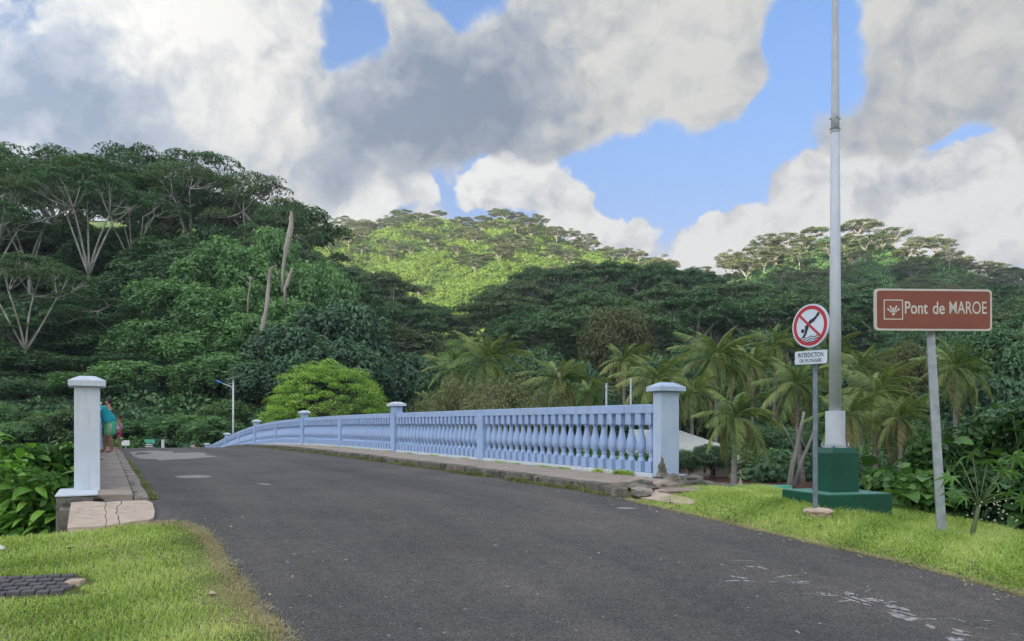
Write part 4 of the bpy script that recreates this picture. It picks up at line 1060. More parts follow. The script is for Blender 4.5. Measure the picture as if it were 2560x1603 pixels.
def lab_K_old(px, py, Y):
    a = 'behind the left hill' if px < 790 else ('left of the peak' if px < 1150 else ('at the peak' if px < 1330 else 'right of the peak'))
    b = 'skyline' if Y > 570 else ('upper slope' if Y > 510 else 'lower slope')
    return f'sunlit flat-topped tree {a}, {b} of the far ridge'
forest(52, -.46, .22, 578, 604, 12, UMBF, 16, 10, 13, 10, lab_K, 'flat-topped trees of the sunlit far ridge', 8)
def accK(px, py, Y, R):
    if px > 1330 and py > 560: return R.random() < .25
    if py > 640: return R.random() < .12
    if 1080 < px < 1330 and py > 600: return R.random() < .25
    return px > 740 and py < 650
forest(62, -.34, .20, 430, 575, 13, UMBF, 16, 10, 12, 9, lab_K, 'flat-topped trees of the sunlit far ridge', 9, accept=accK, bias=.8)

# ---- ground cover too dense to count: instanced over the hillsides as 'stuff'
def cover(name, label, meshes, pts, scl, rot):
    """pts: (N,3); each point gets one of the meshes by geometry nodes"""
    coll = bpy.data.collections.new(name + '_source')
    for k, me in enumerate(meshes):
        o = bpy.data.objects.new(f'{name}_source_{k}', me); coll.objects.link(o)
    pm = bpy.data.meshes.new(name); pm.vertices.add(len(pts)); pm.vertices.foreach_set('co', np.asarray(pts, dtype=np.float32).ravel())
    for nm, arr in (('scl', scl), ('rot', rot)):
        at = pm.attributes.new(nm, 'FLOAT', 'POINT'); at.data.foreach_set('value', np.asarray(arr, dtype=np.float32))
    ix = pm.attributes.new('pick', 'INT', 'POINT'); ix.data.foreach_set('value', rng.integers(0, len(meshes), len(pts)).astype(np.int32))
    o = link(name, pm); tag(o, label, kind='stuff')
    ng = bpy.data.node_groups.new(name, 'GeometryNodeTree')
    ng.interface.new_socket('Geometry', in_out='INPUT', socket_type='NodeSocketGeometry'); ng.interface.new_socket('Geometry', in_out='OUTPUT', socket_type='NodeSocketGeometry')
    N = ng.nodes.new; L = ng.links.new
    gi = N('NodeGroupInput'); go = N('NodeGroupOutput'); ins = N('GeometryNodeInstanceOnPoints'); ci = N('GeometryNodeCollectionInfo')
    ci.inputs['Collection'].default_value = coll; ci.inputs['Separate Children'].default_value = True; ci.inputs['Reset Children'].default_value = True
    def attr(nm, dt='FLOAT'):
        a = N('GeometryNodeInputNamedAttribute'); a.data_type = dt; a.inputs['Name'].default_value = nm; return a.outputs['Attribute']
    cx = N('ShaderNodeCombineXYZ'); L(attr('rot'), cx.inputs['Z'])
    mp = N('GeometryNodeMeshToPoints'); L(gi.outputs[0], mp.inputs['Mesh'])
    L(mp.outputs[0], ins.inputs['Points']); L(ci.outputs[0], ins.inputs['Instance']); ins.inputs['Pick Instance'].default_value = True
    L(attr('pick', 'INT'), ins.inputs['Instance Index']); L(cx.outputs[0], ins.inputs['Rotation']); L(attr('scl'), ins.inputs['Scale'])
    L(ins.outputs[0], go.inputs[0])
    md = o.modifiers.new('cover', 'NODES'); md.node_group = ng
    return o
def cover_mesh(seed, mat, n=420, rad=1.0, leaf=.16, flat=.7):
    R = np.random.default_rng(seed); fol = Fol(); rr = random.Random(seed)
    for _ in range(7):
        c = (rr.uniform(-.6, .6) * rad, rr.uniform(-.6, .6) * rad, rr.uniform(.1, .5) * rad)
        clump(fol, c, rad * rr.uniform(.35, .6), n // 7, leaf, R, .5 + rr.uniform(-.2, .2), flat)
    return fol.mesh('cover', M[mat])
def cover_pts(u0, u1, Y0, Y1, n, seed, accept=None, pw=1.0):
    R = np.random.default_rng(seed)
    Y = Y0 + (Y1 - Y0) * R.random(n) ** pw; u = u0 + (u1 - u0) * R.random(n); X = u * Y
    Z = terrain(X, Y) + EYE
    if accept is not None:
        k = accept(HX + F * u, Y, X); X, Y, Z = X[k], Y[k], Z[k]
    return np.stack([X, Y, Z], 1), R
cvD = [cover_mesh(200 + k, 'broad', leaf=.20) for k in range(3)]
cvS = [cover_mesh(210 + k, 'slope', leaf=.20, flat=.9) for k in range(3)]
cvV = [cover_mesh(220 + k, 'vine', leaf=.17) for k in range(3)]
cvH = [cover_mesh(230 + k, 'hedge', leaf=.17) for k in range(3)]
pts, R = cover_pts(-1.35, .05, 78, 150, 4600, 31, lambda px, Y, X: terrain(X, Y) > -2.6)
cover('hill_undergrowth', 'dark undergrowth and vines filling the left hill between the trees', cvD + cvV[:1], pts, R.uniform(1.3, 3.2, len(pts)), R.uniform(0, 6.28, len(pts)))
pts, R = cover_pts(-.35, .76, 92, 238, 5200, 32, lambda px, Y, X: terrain(X, Y) > -3.4)
cover('valley_undergrowth', 'dark undergrowth beneath the shaded middle forest', cvD, pts, R.uniform(1.8, 4.2, len(pts)), R.uniform(0, 6.28, len(pts)))
pts, R = cover_pts(.06, .76, 300, 432, 3200, 33)
cover('ridge_undergrowth', 'green undergrowth between the trees of the right ridge', cvV + cvD[:1], pts, R.uniform(3, 6.5, len(pts)), R.uniform(0, 6.28, len(pts)))
pts, R = cover_pts(-.50, .26, 300, 606, 7000, 34)
cover('slope_vines', 'bright green vines blanketing the sunlit far slope', cvS + cvS + cvH[:1], pts, R.uniform(2.4, 6.2, len(pts)) * (pts[:, 1] / 520), R.uniform(0, 6.28, len(pts)))

# ---- hedge and scrub along the foot of the left hill, one shrub after another
g = 'shrubs along the far shore below the left hill'
Rn = random.Random(77); k = 0
for row, (Y, top, dy) in enumerate([(82, 955, 26), (78, 1000, 26), (75, 1045, 22)]):
    for px in range(-30 + row * 35, 1010, 96):
        t = top + Rn.uniform(-dy, dy) * 1.7 + (35 if px > 620 and row == 0 else 0)
        w = Rn.uniform(90, 200)
        side = 'behind the left gate pillar' if px < 280 else ('left of the lamp' if px < 560 else ('between lamp and lime tree' if px < 700 else 'under the lime tree'))
        lv = ('upper', 'middle', 'lowest')[row]
        tree_px('shrub', 'shrub', (HEDGE + DRAPE_S)[Rn.randrange(5)], px + Rn.uniform(-18, 18), t, Y + Rn.uniform(-1, 1.5), w, 4, 2.4, f'leafy shrub in the {lv} row of the far hedge {side}', g); k += 1

# ---- the round lime-green tree
def lime():
    R = np.random.default_rng(5); rr = random.Random(5); fol = Fol(); T = MB()
    Y = 76; cx = P(828, 1000, Y); W = 172 / F * Y; zt = P(828, 897, Y).z; zb = tz(cx.x, Y)
    H = zt - zb; hz = H * .72
    for k in range(150):
        u = (k + .5) / 150; zc = 1 - 1.25 * u; an = k * 2.39996; rh = math.sqrt(max(0, 1 - zc * zc)); q = 1 - .16 * rr.random()
        sk = 1.0 if math.cos(an) < 0 else .92
        rad = rr.uniform(.75, 1.35)
        c = (rh * math.cos(an) * (W - .5) * q * sk, rh * math.sin(an) * (W - .5) * q, (H - hz) + zc * (hz - .5) * q)
        n = 300; d = sph(n, R); d[:, 2] = np.abs(d[:, 2]) * np.where(R.random(n) < .8, 1, -.4)
        p = d * (.7 + .35 * R.random(n))[:, None] * np.array([rad, rad, rad * .55]) + np.array(c)
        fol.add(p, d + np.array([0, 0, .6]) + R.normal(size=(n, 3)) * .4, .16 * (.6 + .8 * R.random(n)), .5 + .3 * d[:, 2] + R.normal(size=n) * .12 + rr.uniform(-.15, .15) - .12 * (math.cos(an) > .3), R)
    T.tube([(0, 0, -.5), (.1, 0, H * .3), (0, 0, H * .6)], [.4, .32, .2], 8)
    for k in range(10): T.tube([(0.1, 0, H * .25), (W * .6 * math.cos(k * .63), W * .6 * math.sin(k * .63), H * .7)], [.16, .06], 5)
    r = empty('round_tree', (cx.x, Y, zb), label='dome-shaped lime-green tree behind the middle of the bridge', cat='tree')
    T.obj('trunk', M['bark_dark'], r); link('crown', fol.mesh('lime_crown', M['lime']), r)
lime()

# ---- other broadleaf trees behind the balustrade
BRZ = make_tree_meshes('bronze', *broad_proto(121, 110, 190, .24, H=9, Rc=4.5, base=.1, crag=.25, drape=1), 'bark_dark', 'brown')
SCR = [make_tree_meshes('scrub', *broad_proto(131 + k, 80, 110, .17, H=5, Rc=3.2, base=.1, crag=.6), 'bark', 'scrub') for k in range(2)]
tree_px('bronze_tree', 'tree', BRZ, 1545, 762, 96, 215, 9, 4.5, 'tall bronze-tinted tree standing above the palms left of the right gate pillar', None)
tree_px('bronze_tree', 'tree', BRZ, 2265, 850, 70, 170, 9, 4.5, 'dark bronze-tinted tree behind the palms under the brown sign', None)
for i, (px, py, Y, w, lab) in enumerate([(1150,935,52,190,'left'),(1270,925,50,230,'middle'),(1350,965,47,170,'right'),(1075,975,58,150,'leftmost low'),(1220,980,45,190,'lowest front')]):
    tree_px('scrub_tree', 'tree', SCR[i % 2], px, py, Y, w, 5, 3.2, f'grey-green twiggy scrub tree, {lab} of the clump behind the balustrade', 'twiggy scrub behind the balustrade')
g = 'green trees on the low ground behind the palms'
for i, (px, py, Y, w) in enumerate([(1020,880,90,150),(1110,900,84,160),(1200,880,90,170),(1330,860,92,170),(1430,900,78,160),(1480,960,66,150),(1640,880,84,170),(1740,860,90,180),(1700,960,64,150),(1850,880,84,170),(1950,900,78,160),(2070,870,86,170),(2170,880,80,170),(2330,850,74,190),(2440,820,70,190),(2540,800,68,200),(1400,1010,56,130),(1560,1020,58,140),(1770,1010,66,120),(2370,960,50,170),(2480,930,46,180),(2100,990,60,150),(1930,1060,58,140),(2030,1080,50,150),(2560,1000,30,260),(2300,1040,40,150)]):
    pr_ = BROAD[i % 3] if i % 4 else BLUE[i % 2]
    where = 'behind the balustrade' if px < 1600 else ('between gate pillar and small round sign' if px < 2000 else ('between flagpole and brown sign post' if px < 2330 else 'right of the brown sign post'))
    tree_px('green_tree', 'tree', pr_, px, py, Y, w * 1.15, 9, 4.5, f'dark green tree {"near the shore" if Y < 70 else "farther back"}, {"low" if py > 950 else "tall"}, {spot(px)}', g)
pts, R = cover_pts(-.80, .76, 42, 96, 4200, 35, lambda px, Y, X: (terrain(X, Y) > -3.2) & ((px > 1000) | (Y > 73) | ((Y > 42) & (ar(X, Y)[1] < -2.5))) & ~((px > 1650) & (px < 1880) & (Y < 62)))
cover('shore_undergrowth', 'dark bushes and low leaves on the far shore behind the palms', cvD + cvH[:1] + cvV[:1], pts, R.uniform(1.0, 2.3, len(pts)), R.uniform(0, 6.28, len(pts)))

# ------------------------------------------------------------------ palms, frond by frond
def frond_mesh(seed, L=3.6, droop=1.0, mat='palm', n=44, ragged=0.0):
    R = np.random.default_rng(seed); rr = random.Random(seed)
    ts = np.linspace(0, 1, 12)
    def pos(t): return np.array([L * (t - .10 * droop * t * t), 0, L * (.30 * t - .62 * droop * t * t)])
    T = MB(); T.tube([Vector(pos(t)) for t in ts], [.045 * (1 - .85 * t) for t in ts], 4, cap=False)
    v = [np.array(T.v)]; f4 = [np.array([q for q in T.f if len(q) == 4])]; nv = len(T.v); tint = [np.full(len(f4[0]), .8)]
    for s in (-1, 1):
        for i in range(n):
            t = .12 + .87 * (i + rr.random() * .6) / n
            if rr.random() < ragged: continue
            p = pos(t); d = pos(min(1, t + .02)) - p; d /= np.linalg.norm(d)
            ll = L * .27 * math.sin(PI * min(1, t * .8 + .18)) ** .7 * rr.uniform(.85, 1.1)
            side = np.array([0, s, 0]); out = d * rr.uniform(.45, .75) + side * .8 + np.array([0, 0, -.12]); out /= np.linalg.norm(out)
            mid = p + out * ll * .5; tip = p + out * ll * .86 + np.array([0, 0, -ll * rr.uniform(.32, .62)])
            w = np.cross(out, [0, 0, 1]); w /= np.linalg.norm(w) + 1e-6; w = w * .5 + d * .5; w *= .022 * L / 3.6 * 1.8
            k = nv; vs = np.array([p - w * .6, p + w * .6, mid + w, mid - w, tip + w * .25, tip - w * .25]); v.append(vs); nv += 6
            f4.append(np.array([[k, k + 1, k + 2, k + 3], [k + 3, k + 2, k + 4, k + 5]])); tt = .45 + rr.uniform(-.3, .3) + .2 * t; tint.append(np.array([tt, tt + .1]))
    return arrays_mesh('frond', np.concatenate(v), np.concatenate(f4), M[mat], np.clip(np.concatenate(tint), 0, 1))
FR = [frond_mesh(1, droop=.75), frond_mesh(2, droop=1.05), frond_mesh(3, droop=1.35), frond_mesh(4, droop=1.6, ragged=.15)]
FRO = [frond_mesh(5, droop=1.5, mat='palm_old', ragged=.25), frond_mesh(6, droop=1.8, mat='palm_old', ragged=.35)]
M['coconut'] = solid('coconut_husk', [(.3, (.28, .16, .05)), (.7, (.42, .27, .09))], 6, .7, bdist=0)
cmb = MB(); cmb.lathe([(.01, -.13), (.08, -.10), (.12, 0), (.08, .10), (.01, .13)], 8); COCO = cmb.mesh('coconut', M['coconut'])
M['sheath'] = solid('frond_sheath', [(.3, (.30, .24, .14)), (.7, (.46, .38, .24))], 6, .8, bdist=.01)
def palm(px, py, Y, w, lab, seed, nf=26, old=3, lean=0, coco=False, z0=None, heart=False):
    """px, py: where the fronds spring; w: crown width in pixels"""
    rr = random.Random(seed); c = P(px, py, Y); zg = tz(c.x, Y) if z0 is None else z0
    r = empty('palm_tree', (c.x, Y, zg), label=lab, cat='palm tree', group='coconut palms on the far shore')
    H = c.z - zg; bl = lean / F * Y
    T = MB(); path = [Vector((bl * (1 - t) ** 2 * -1, 0, H * t - (.4 if t == 0 else 0))) for t in np.linspace(0, 1, 9)]
    T.tube(path, [.24, .17, .15, .14, .13, .12, .12, .13, .10], 8); T.obj('trunk', M['bark_palm'], r)
    s = w / F * Y / 2 / 3.05
    if heart:
        m = MB(); m.lathe([(.02, -.1), (.17, 0), (.2, .25), (.13, .6), (.02, .85)], 8, c=(0, -.25, H - .1)); m.obj('sheath', M['sheath'], r)
    for i in range(nf):
        a = 2.39996 * i + rr.uniform(-.25, .25); t = i / (nf - 1)
        el = math.radians(78 - 112 * t ** 1.1 + rr.uniform(-8, 8))          # young fronds stand, old ones hang
        me = FR[min(3, int(t * 3.2))] if i < nf - old else FRO[i % 2]
        o = link('frond', me, r); o.location = (0, 0, H + .05 * math.cos(a))
        o.rotation_euler = Euler((rr.uniform(-.25, .25), -el + math.radians(14), a), 'XYZ'); q = s * rr.uniform(.85, 1.1) * (1 if t > .12 else .8); o.scale = (q, q, q)
    if coco:
        for i in range(9):
            o = link('coconut', COCO, r); a = rr.random() * 6.28; o.location = (.26 * math.cos(a), .26 * math.sin(a) - .12, H - .22 - rr.random() * .35)
    return r
palm(1838, 1046, 38, 216, 'young palm with a short bare trunk standing in front of the beach house', 1, nf=24, old=2, lean=4)
palm(1398, 958, 50, 184, 'coconut palm with a pale bulging heart, coconuts and browned fronds above the balustrade', 2, nf=28, old=6, coco=True, heart=True)
palm(1218, 905, 62, 200, 'palm with tall upright fronds behind the twiggy scrub', 3, nf=23, old=2)
palm(1130, 925, 66, 137, 'small palm left of the tall upright palm, half lost in the scrub', 13, nf=20, old=2)
palm(1640, 955, 48, 200, 'palm spreading behind the cap of the right gate pillar', 4, nf=26, old=2)
palm(1790, 900, 58, 211, 'tall palm highest between the gate pillar and the small round sign', 5, nf=28, old=3)
palm(1880, 915, 62, 158, 'palm just left of the small round sign, behind the young palm', 6, nf=23, old=3)
palm(1990, 965, 42, 195, 'palm behind the post of the small round sign', 7, nf=26, old=4, lean=-18)
palm(2150, 925, 56, 158, 'palm seen over the flagpole sleeve, right of the pole', 8, nf=26, old=4)
palm(2190, 985, 40, 216, 'palm with long hanging fronds right of the white flagpole', 9, nf=26, old=2)
palm(2120, 1040, 36, 179, 'low palm directly behind the flagpole plinth', 10, nf=23, old=4)
palm(2388, 925, 44, 200, 'palm right of the brown sign post with pale lower fronds', 11, nf=26, old=4)
palm(1262, 1010, 56, 116, 'small palm whose fronds peep over the balustrade', 12, nf=18, old=1)
palm(1075, 1005, 62, 95, 'lowest left palm right beside the lime-green tree', 14, nf=18, old=1)

palm(1730, 985, 52, 149, 'palm just right of the right gate pillar cap, behind the young palm', 21, nf=24, old=4)
palm(1935, 870, 64, 149, 'tall palm crown left above the small round sign', 22, nf=24, old=3)
palm(2075, 880, 66, 149, 'palm crown hidden partly by the flagpole, at shaft height', 23, nf=24, old=3)
palm(2250, 1050, 38, 167, 'low palm left of the brown sign post, fronds hanging to the shrubs', 24, nf=24, old=4)
palm(1560, 905, 60, 132, 'small palm directly under the bronze-tinted tree', 25, nf=22, old=3)
palm(1475, 985, 54, 123, 'palm crown left of the two thin white posts', 26, nf=22, old=2)

# pale leaning trunks on the shore
for k, (x0, y0, x1, y1, Y, r0, lab) in enumerate([(1968,1200,2010,1030,39,6,'left'),(1985,1200,2045,1050,40,4.5,'right')]):
    p0 = P(x0, y0, Y); p0.z = tz(p0.x, Y) - .2; p1 = P(x1, y1, Y); m = MB(); O = p0.copy()
    m.tube([Vector((0,0,0)), (p1 - O) * .4 + Vector((-.1, 0, 0)), (p1 - O) * .8, (p1 - O) * 1.0], [r0 * 1.6 / F * Y, r0 / F * Y, r0 * .7 / F * Y, r0 * .5 / F * Y], 9)
    m.tube([(p1 - O) * .55, (p1 - O) * .8 + Vector((-.9, .1, .3))], [r0 * .5 / F * Y, r0 * .25 / F * Y], 6)
    o = m.obj('tree_trunk', M['bark'], label=f'pale leaning shore trunk behind the small round sign post, {lab} of two', cat='tree', group='leaning trunks on the shore'); o.location = O

# ------------------------------------------------------------------ the far shore on the right: house, shack, seat wall, boat
def box_px(m, x0, y0, x1, y1, Y, depth):
    a = P(x0, y1, Y); b = P(x1, y0, Y)
    return m.hexa([(a.x, Y, a.z), (b.x, Y, a.z), (b.x, Y + depth, a.z), (a.x, Y + depth, a.z), (a.x, Y, b.z), (b.x, Y, b.z), (b.x, Y + depth, b.z), (a.x, Y + depth, b.z)])
Yh = 50; ho = P(1700, 1196, Yh); ho.z = tz(ho.x, Yh)
hs = empty('beach_house', ho, label='small house with a pale sloping roof seen behind the right gate pillar', cat='house')
zb = (HY - 0) 
m = MB(); rl, rr_, ry0, ry1 = 1560, 1805, 1076, 1140
A = [P(1600, 1072, Yh + 2.5), P(1715, 1084, Yh + 2.5)]
m.add([P(1585,1076,Yh+2.4), P(1700,1078,Yh+2.4), P(1800,1112,Yh-1.2), P(1808,1146,Yh-1.6), P(1560,1146,Yh-1.6), P(1560,1110,Yh-1.2)] , [(0,1,2,5),(5,2,3,4)])
me_o = local(m, ho).obj('roof', M['roof'], hs); sd = me_o.modifiers.new('thick', 'SOLIDIFY'); sd.thickness = .06
def hbox(name, x0, y0, x1, y1, Y, d, mat, **k):
    m = MB(); box_px(m, x0, y0, x1, y1, Y, d); return local(m, ho).obj(name, mat, hs, **k)
zfl = HY + (EYE - tz(ho.x, Yh)) / Yh * F
hbox('wall', 1570, 1146, 1700, zfl + 2, Yh + 1.0, 1.4, M['dark']); hbox('wall', 1703, 1148, 1740, 1164, Yh + .4, .08, M['roof'])
hbox('floor', 1575, 1183, 1800, 1189, Yh - 1.4, 2.4, M['boards'])
for x in (1668, 1728, 1760, 1800): hbox('post', x, 1142, x + 5, zfl + 3, Yh - 1.3, .14, M['wood_dark'])
hbox('cupboard', 1736, 1168, 1746, 1187, Yh - .6, .4, M['boards'])
sh = P(1808, 1196, 46); sh.z = tz(sh.x, 46); ho2 = sh
sk = empty('shack', sh, label='low shack of pale vertical boards behind the young palm', cat='shed')
zf2 = HY + (EYE - sh.z) / 46 * F
def sbox(name, x0, y0, x1, y1, Y, d, mat):
    m = MB(); box_px(m, x0, y0, x1, y1, Y, d); return local(m, sh).obj(name, mat, sk)
for i in range(12):
    x = 1776 + i * 6.1; sbox('board', x, 1160 + random.uniform(-1, 1), x + 5.5, zf2 - 3 + random.uniform(-1, 1), 46 + random.uniform(0, .04), .06, M['boards'])
sbox('doorway_shade', 1783, 1172, 1788, 1190, 45.95, .05, M['dark'])  # flat black sheet painting the shade inside the door opening
m = MB(); m.add([P(1768,1158,45.6), P(1860,1156,45.6), P(1856,1138,48.5), P(1775,1139,48.5)], [(0,1,2,3)]); o = local(m, sh).obj('roof', M['roof'], sk); sd = o.modifiers.new('thick', 'SOLIDIFY'); sd.thickness = .05
for x in (1776, 1846): sbox('stilt', x, zf2 - 4, x + 3, zf2 + 5, 46.1, .1, M['wood_dark'])

Yb = 33.5
def shore(name, label, cat, Y, px0): 
    o = P(px0, 1225, Y); return o
zt_ = P(1900, 1215, Yb).z; zb_ = P(1900, 1225, Yb).z
o = MB(); box_px(o, 1840, 1214, 1980, 1226, Yb, .35); bo = P(1840, 1226, Yb); local(o, bo).obj('seat_beam', M['turq'], bevel=.01, label='long turquoise painted beam along the shore edge left of the flagpole plinth', cat='beam').location = bo
o = MB(); box_px(o, 1600, 1226, 2120, 1330, Yb + .1, .35); bo = P(1600, 1330, Yb); local(o, bo).obj('shore_wall', M['concrete'], label='low dark retaining wall along the far shore under the turquoise beam', cat='wall').location = bo
# a small boat, pale with a green stripe
def boat():
    c = P(1775, 1218, 31.5); m = MB(); n = 9; vs = []; fs = []
    for i in range(n):
        t = i / (n - 1); x = -1.0 + 2.0 * t; w = .36 * math.sin(PI * (.18 + .82 * (1 - t) ** .8) * 1.0) if t > 0 else .22
        w = .36 * (1 - (abs(t - .4) / .62) ** 2.2) if t > .4 else .36 * (1 - .35 * ((.4 - t) / .4) ** 2); w = max(w, .01); zt = .16 + .10 * t * t
        for (yy, zz) in ((-w, zt), (-w * .8, -.08), (0, -.16), (w * .8, -.08), (w, zt), (w * .85, zt), (0, -.06), (-w * .85, zt)): vs.append((x, yy, zz))
    for i in range(n - 1):
        for j in range(8): j2 = (j + 1) % 8; fs.append((i * 8 + j, (i + 1) * 8 + j, (i + 1) * 8 + j2, i * 8 + j2))
    fs += [tuple(range(8)), tuple(reversed(range((n - 1) * 8, n * 8)))]
    m.add(vs, fs); r = empty('boat', (c.x, c.y, .22), math.radians(-35), label='small pale rowing boat with a green stripe moored by the far shore wall', cat='boat')
    m.obj('hull', M['roof'], r)
    m2 = MB()
    m2.tube([(-1, -.25, .14), (-.5, -.352, .15), (-.1, -.372, .16), (.4, -.30, .2), (.8, -.14, .24), (1, -.02, .27)], .025, 5); m2.obj('stripe', M['turq'], r)
    m3 = MB(); m3.box((-.3, 0, .10), (.18, .6, .03)); m3.obj('thwart', M['boards'], r)
boat()
# a tilted triangular board leaning beside the young palm
m = MB(); m.prism([(-.13, 0), (.15, 0), (.05, .42)], (0, 0, 0), (1, 0, 0), (0, .25, .97), (0, -1, 0), .04)
c = P(1850, 1214, 36.5); c.z = tz(c.x, 36.5) if tz(c.x, 36.5) > 0 else c.z
m.obj('leaning_board', M['boards'], label='small pale triangular board leaning beside the young palm trunk', cat='board').location = c
# two thin white posts showing over the balustrade
for px, y0, lab in ((1516, 958, 'left of two, with short side arms'), (1577, 945, 'right of two, behind a palm')):
    Yp = 44; p = P(px, y0, Yp); zg = tz(p.x, Yp); m = MB(); m.tube([(0, 0, 0), (0, 0, p.z - zg)], .06, 8)
    r = empty('white_post', (p.x, Yp, zg), label=f'thin white post above the balustrade, {lab}', cat='post', group='white posts behind the balustrade')
    m.obj('shaft', M['galv'], r)
    if px == 1516:
        for dz in (.15, .38, .6): m = MB(); m.tube([(0, 0, p.z - zg - dz), (.42, 0, p.z - zg - dz - .12)], .018, 5); m.obj('side_arm', M['galv'], r)

# ------------------------------------------------------------------ beyond the crest: lamp, road signs, posts, palm shoots
Yl = 60; lp0 = P(583, 945, Yl); zg = float(zr(62)) + EYE - .2
lm = empty('street_lamp', (lp0.x, Yl, zg), label='solar street lamp on a white pole rising behind the blue balustrade', cat='street lamp'); H = lp0.z - zg
m = MB(); m.tube([(0, 0, 0), (0, 0, H)], [.085, .06], 10); m.obj('pole', M['white'], lm)
m = MB(); m.tube([(-.02, 0, H - .82), (-.45, 0, H - .6), (-.9, 0, H - .42)], [.035, .03, .025], 7); m.obj('arm', M['white'], lm)
m = MB(); m.tube([(0, 0, H - .42), (-.25, 0, H - .46), (-.5, 0, H - .6)], .018, 6); m.obj('brace', M['white'], lm)
m = MB(); m.tube([(0, 0, H - .62), (-.2, 0, H - .60), (-.36, 0, H - .66)], .018, 6); m.obj('brace', M['white'], lm)
m = MB(); hp = []
for (x, w, h) in ((-.86, .04, .03), (-.95, .09, .055), (-1.12, .13, .085), (-1.28, .12, .08), (-1.40, .05, .03)): hp.append((x, w, h))
vs = []; fs = []
for i, (x, w, h) in enumerate(hp):
    for k in range(8): an = 2 * PI * k / 8; vs.append((x, w * math.cos(an), H - .42 - (x + .86) * .38 + h * math.sin(an)))
for i in range(4):
    for k in range(8): fs.append((i * 8 + k, i * 8 + (k + 1) % 8, (i + 1) * 8 + (k + 1) % 8, (i + 1) * 8 + k))
m.add(vs, fs, True); m.obj('lamp_head', M['lamp_blue'], lm)
m = MB(); rt = Matrix.Rotation(math.radians(-13), 3, 'Y') @ Matrix.Rotation(math.radians(9), 3, 'X')
m.box((.03, 0, H + .07), (1.12, .62, .035), rt); sp = m.obj('solar_panel', M['panel'], lm)
m = MB(); m.box((.03, 0, H + .045), (1.18, .68, .02), rt); m.obj('panel_frame', M['white'], sp)

def roadsign(px, py0, py1, w, Y, mat, lab, shape='rect', name='road_sign', cat='sign'):
    zg = float(zr(77)) + EYE; c = P(px, (py0 + py1) / 2, Y); h = (py1 - py0) / F * Y; ww = w / F * Y
    r = empty(name, (c.x, Y, zg - .2), label=lab, cat=cat)
    m = MB(); m.tube([(0, .05, 0), (0, .05, c.z - zg + .2)], .035, 7); m.obj('post', M['galv'], r)
    zc = c.z - zg + .2; pl = {'rect': [(-ww/2, -h/2), (ww/2, -h/2), (ww/2, h/2), (-ww/2, h/2)], 'white': [(-ww/2, -h/2), (ww/2, -h*.5), (ww/2, h/2), (-ww*.2, h*.5), (-ww/2, h*.2)],
              'arrow': [(-ww/2, 0.05*h), (-ww*.28, -h*.42), (ww*.32, -h*.5), (ww*.34, -h*.62), (ww*.47, -h*.62), (ww/2, h*.4), (-ww*.28, h/2)]}[shape]
    m = MB(); m.prism(pl, (0, .0, zc), (1, 0, 0), (0, 0, 1), (0, -1, 0), .03); m.obj('panel', mat, r); return r, zc, ww, h
Yg = 69
roadsign(314, 1101, 1114, 20, Yg, M['white'], 'small white direction sign beyond the crest of the road', 'white')
r_, zc, ww, h = roadsign(374, 1098, 1108.5, 27, Yg, M['turq'], 'green arrow sign above white and dark chevron stripes beyond the crest', 'arrow')
for i, (dz, mt) in enumerate([(-.33, 'white'), (-.42, 'wood_dark'), (-.51, 'white'), (-.60, 'wood_dark'), (-.68, 'white')]):
    m = MB(); m.box((-.02, -.02, zc + dz), (.66 - .0 * i, .03, .085)); m.obj('stripe_panel', M[mt], r_)
for px, t in ((406, 'taller, in front'), (410, 'shorter, behind')):
    Yp = Yg - 4 if px == 406 else Yg + 3; zg = float(zr(77)) + EYE; p = P(px, 1100 if px == 406 else 1098, Yp)
    m = MB(); m.box((0, 0, (p.z - zg) / 2), (.13 if px == 406 else .07, .12, p.z - zg)); m.obj('marker_post', M['white'], label=f'white marker post beyond the crest, {t}', cat='post', group='white marker posts beyond the crest').location = (p.x, Yp, zg)
# banana shoots by the signs
r = empty('banana_plant', (P(335, 1117, 70).x, 70, float(zr(77)) + EYE), label='small banana plant with a stiff upright leaf beside the white direction sign', cat='plant')
for i, (tx, tz_, w) in enumerate([(.05, 2.5, .12), (1.6, 1.5, .28), (1.5, .9, .28), (-.9, 1.4, .25), (.4, 1.9, .25), (-.5, .9, .25)]):
    m = MB(); n = 8; vs = []; fs = []
    for k in range(n):
        t = k / (n - 1); x = tx * t; z = tz_ * t - .25 * abs(tx) * t * t; ww = w * math.sin(PI * min(1, .1 + t * .9)) + .01
        vs += [(x, -ww, z - ww * .2), (x, 0, z), (x, ww, z - ww * .2)]
    for k in range(n - 1): fs += [(k*3, k*3+1, k*3+4, k*3+3), (k*3+1, k*3+2, k*3+5, k*3+4)]
    m.add(vs, fs, True); m.obj('leaf', M['papaya'], r)

# ------------------------------------------------------------------ flagpole on its green plinth
F0 = Vector((3.76, 8.8, 0)); PHI = math.radians(14.4); WB = .911
ex = Vector((math.cos(PHI), math.sin(PHI), 0)); ey = Vector((-math.sin(PHI), math.cos(PHI), 0))
pc_ = F0 + (ex + ey) * WB / 2; pz = EYE - .776
RP = Matrix.Rotation(PHI, 3, 'Z')
pq = empty('flagpole_plinth', (pc_.x, pc_.y, pz - .75), label='two-step dark green painted concrete plinth carrying the white pole', cat='plinth')
m = MB(); m.box((0, 0, .375), (WB, WB, .75), RP); m.obj('lower_block', M['green_paint'], pq, bevel=.012, seg=3)
m = MB(); m.box((0, 0, .751), (WB - .03, WB - .03, .006), RP); m.obj('pale_ledge', M['green_top'], pq)
uz = EYE - .224; uh = uz - pz; UW = .385; uo = ex * .0 + ey * .0
m = MB(); m.box((0, 0, .75 + (uh - .065) / 2), (UW, UW, uh - .065), RP)
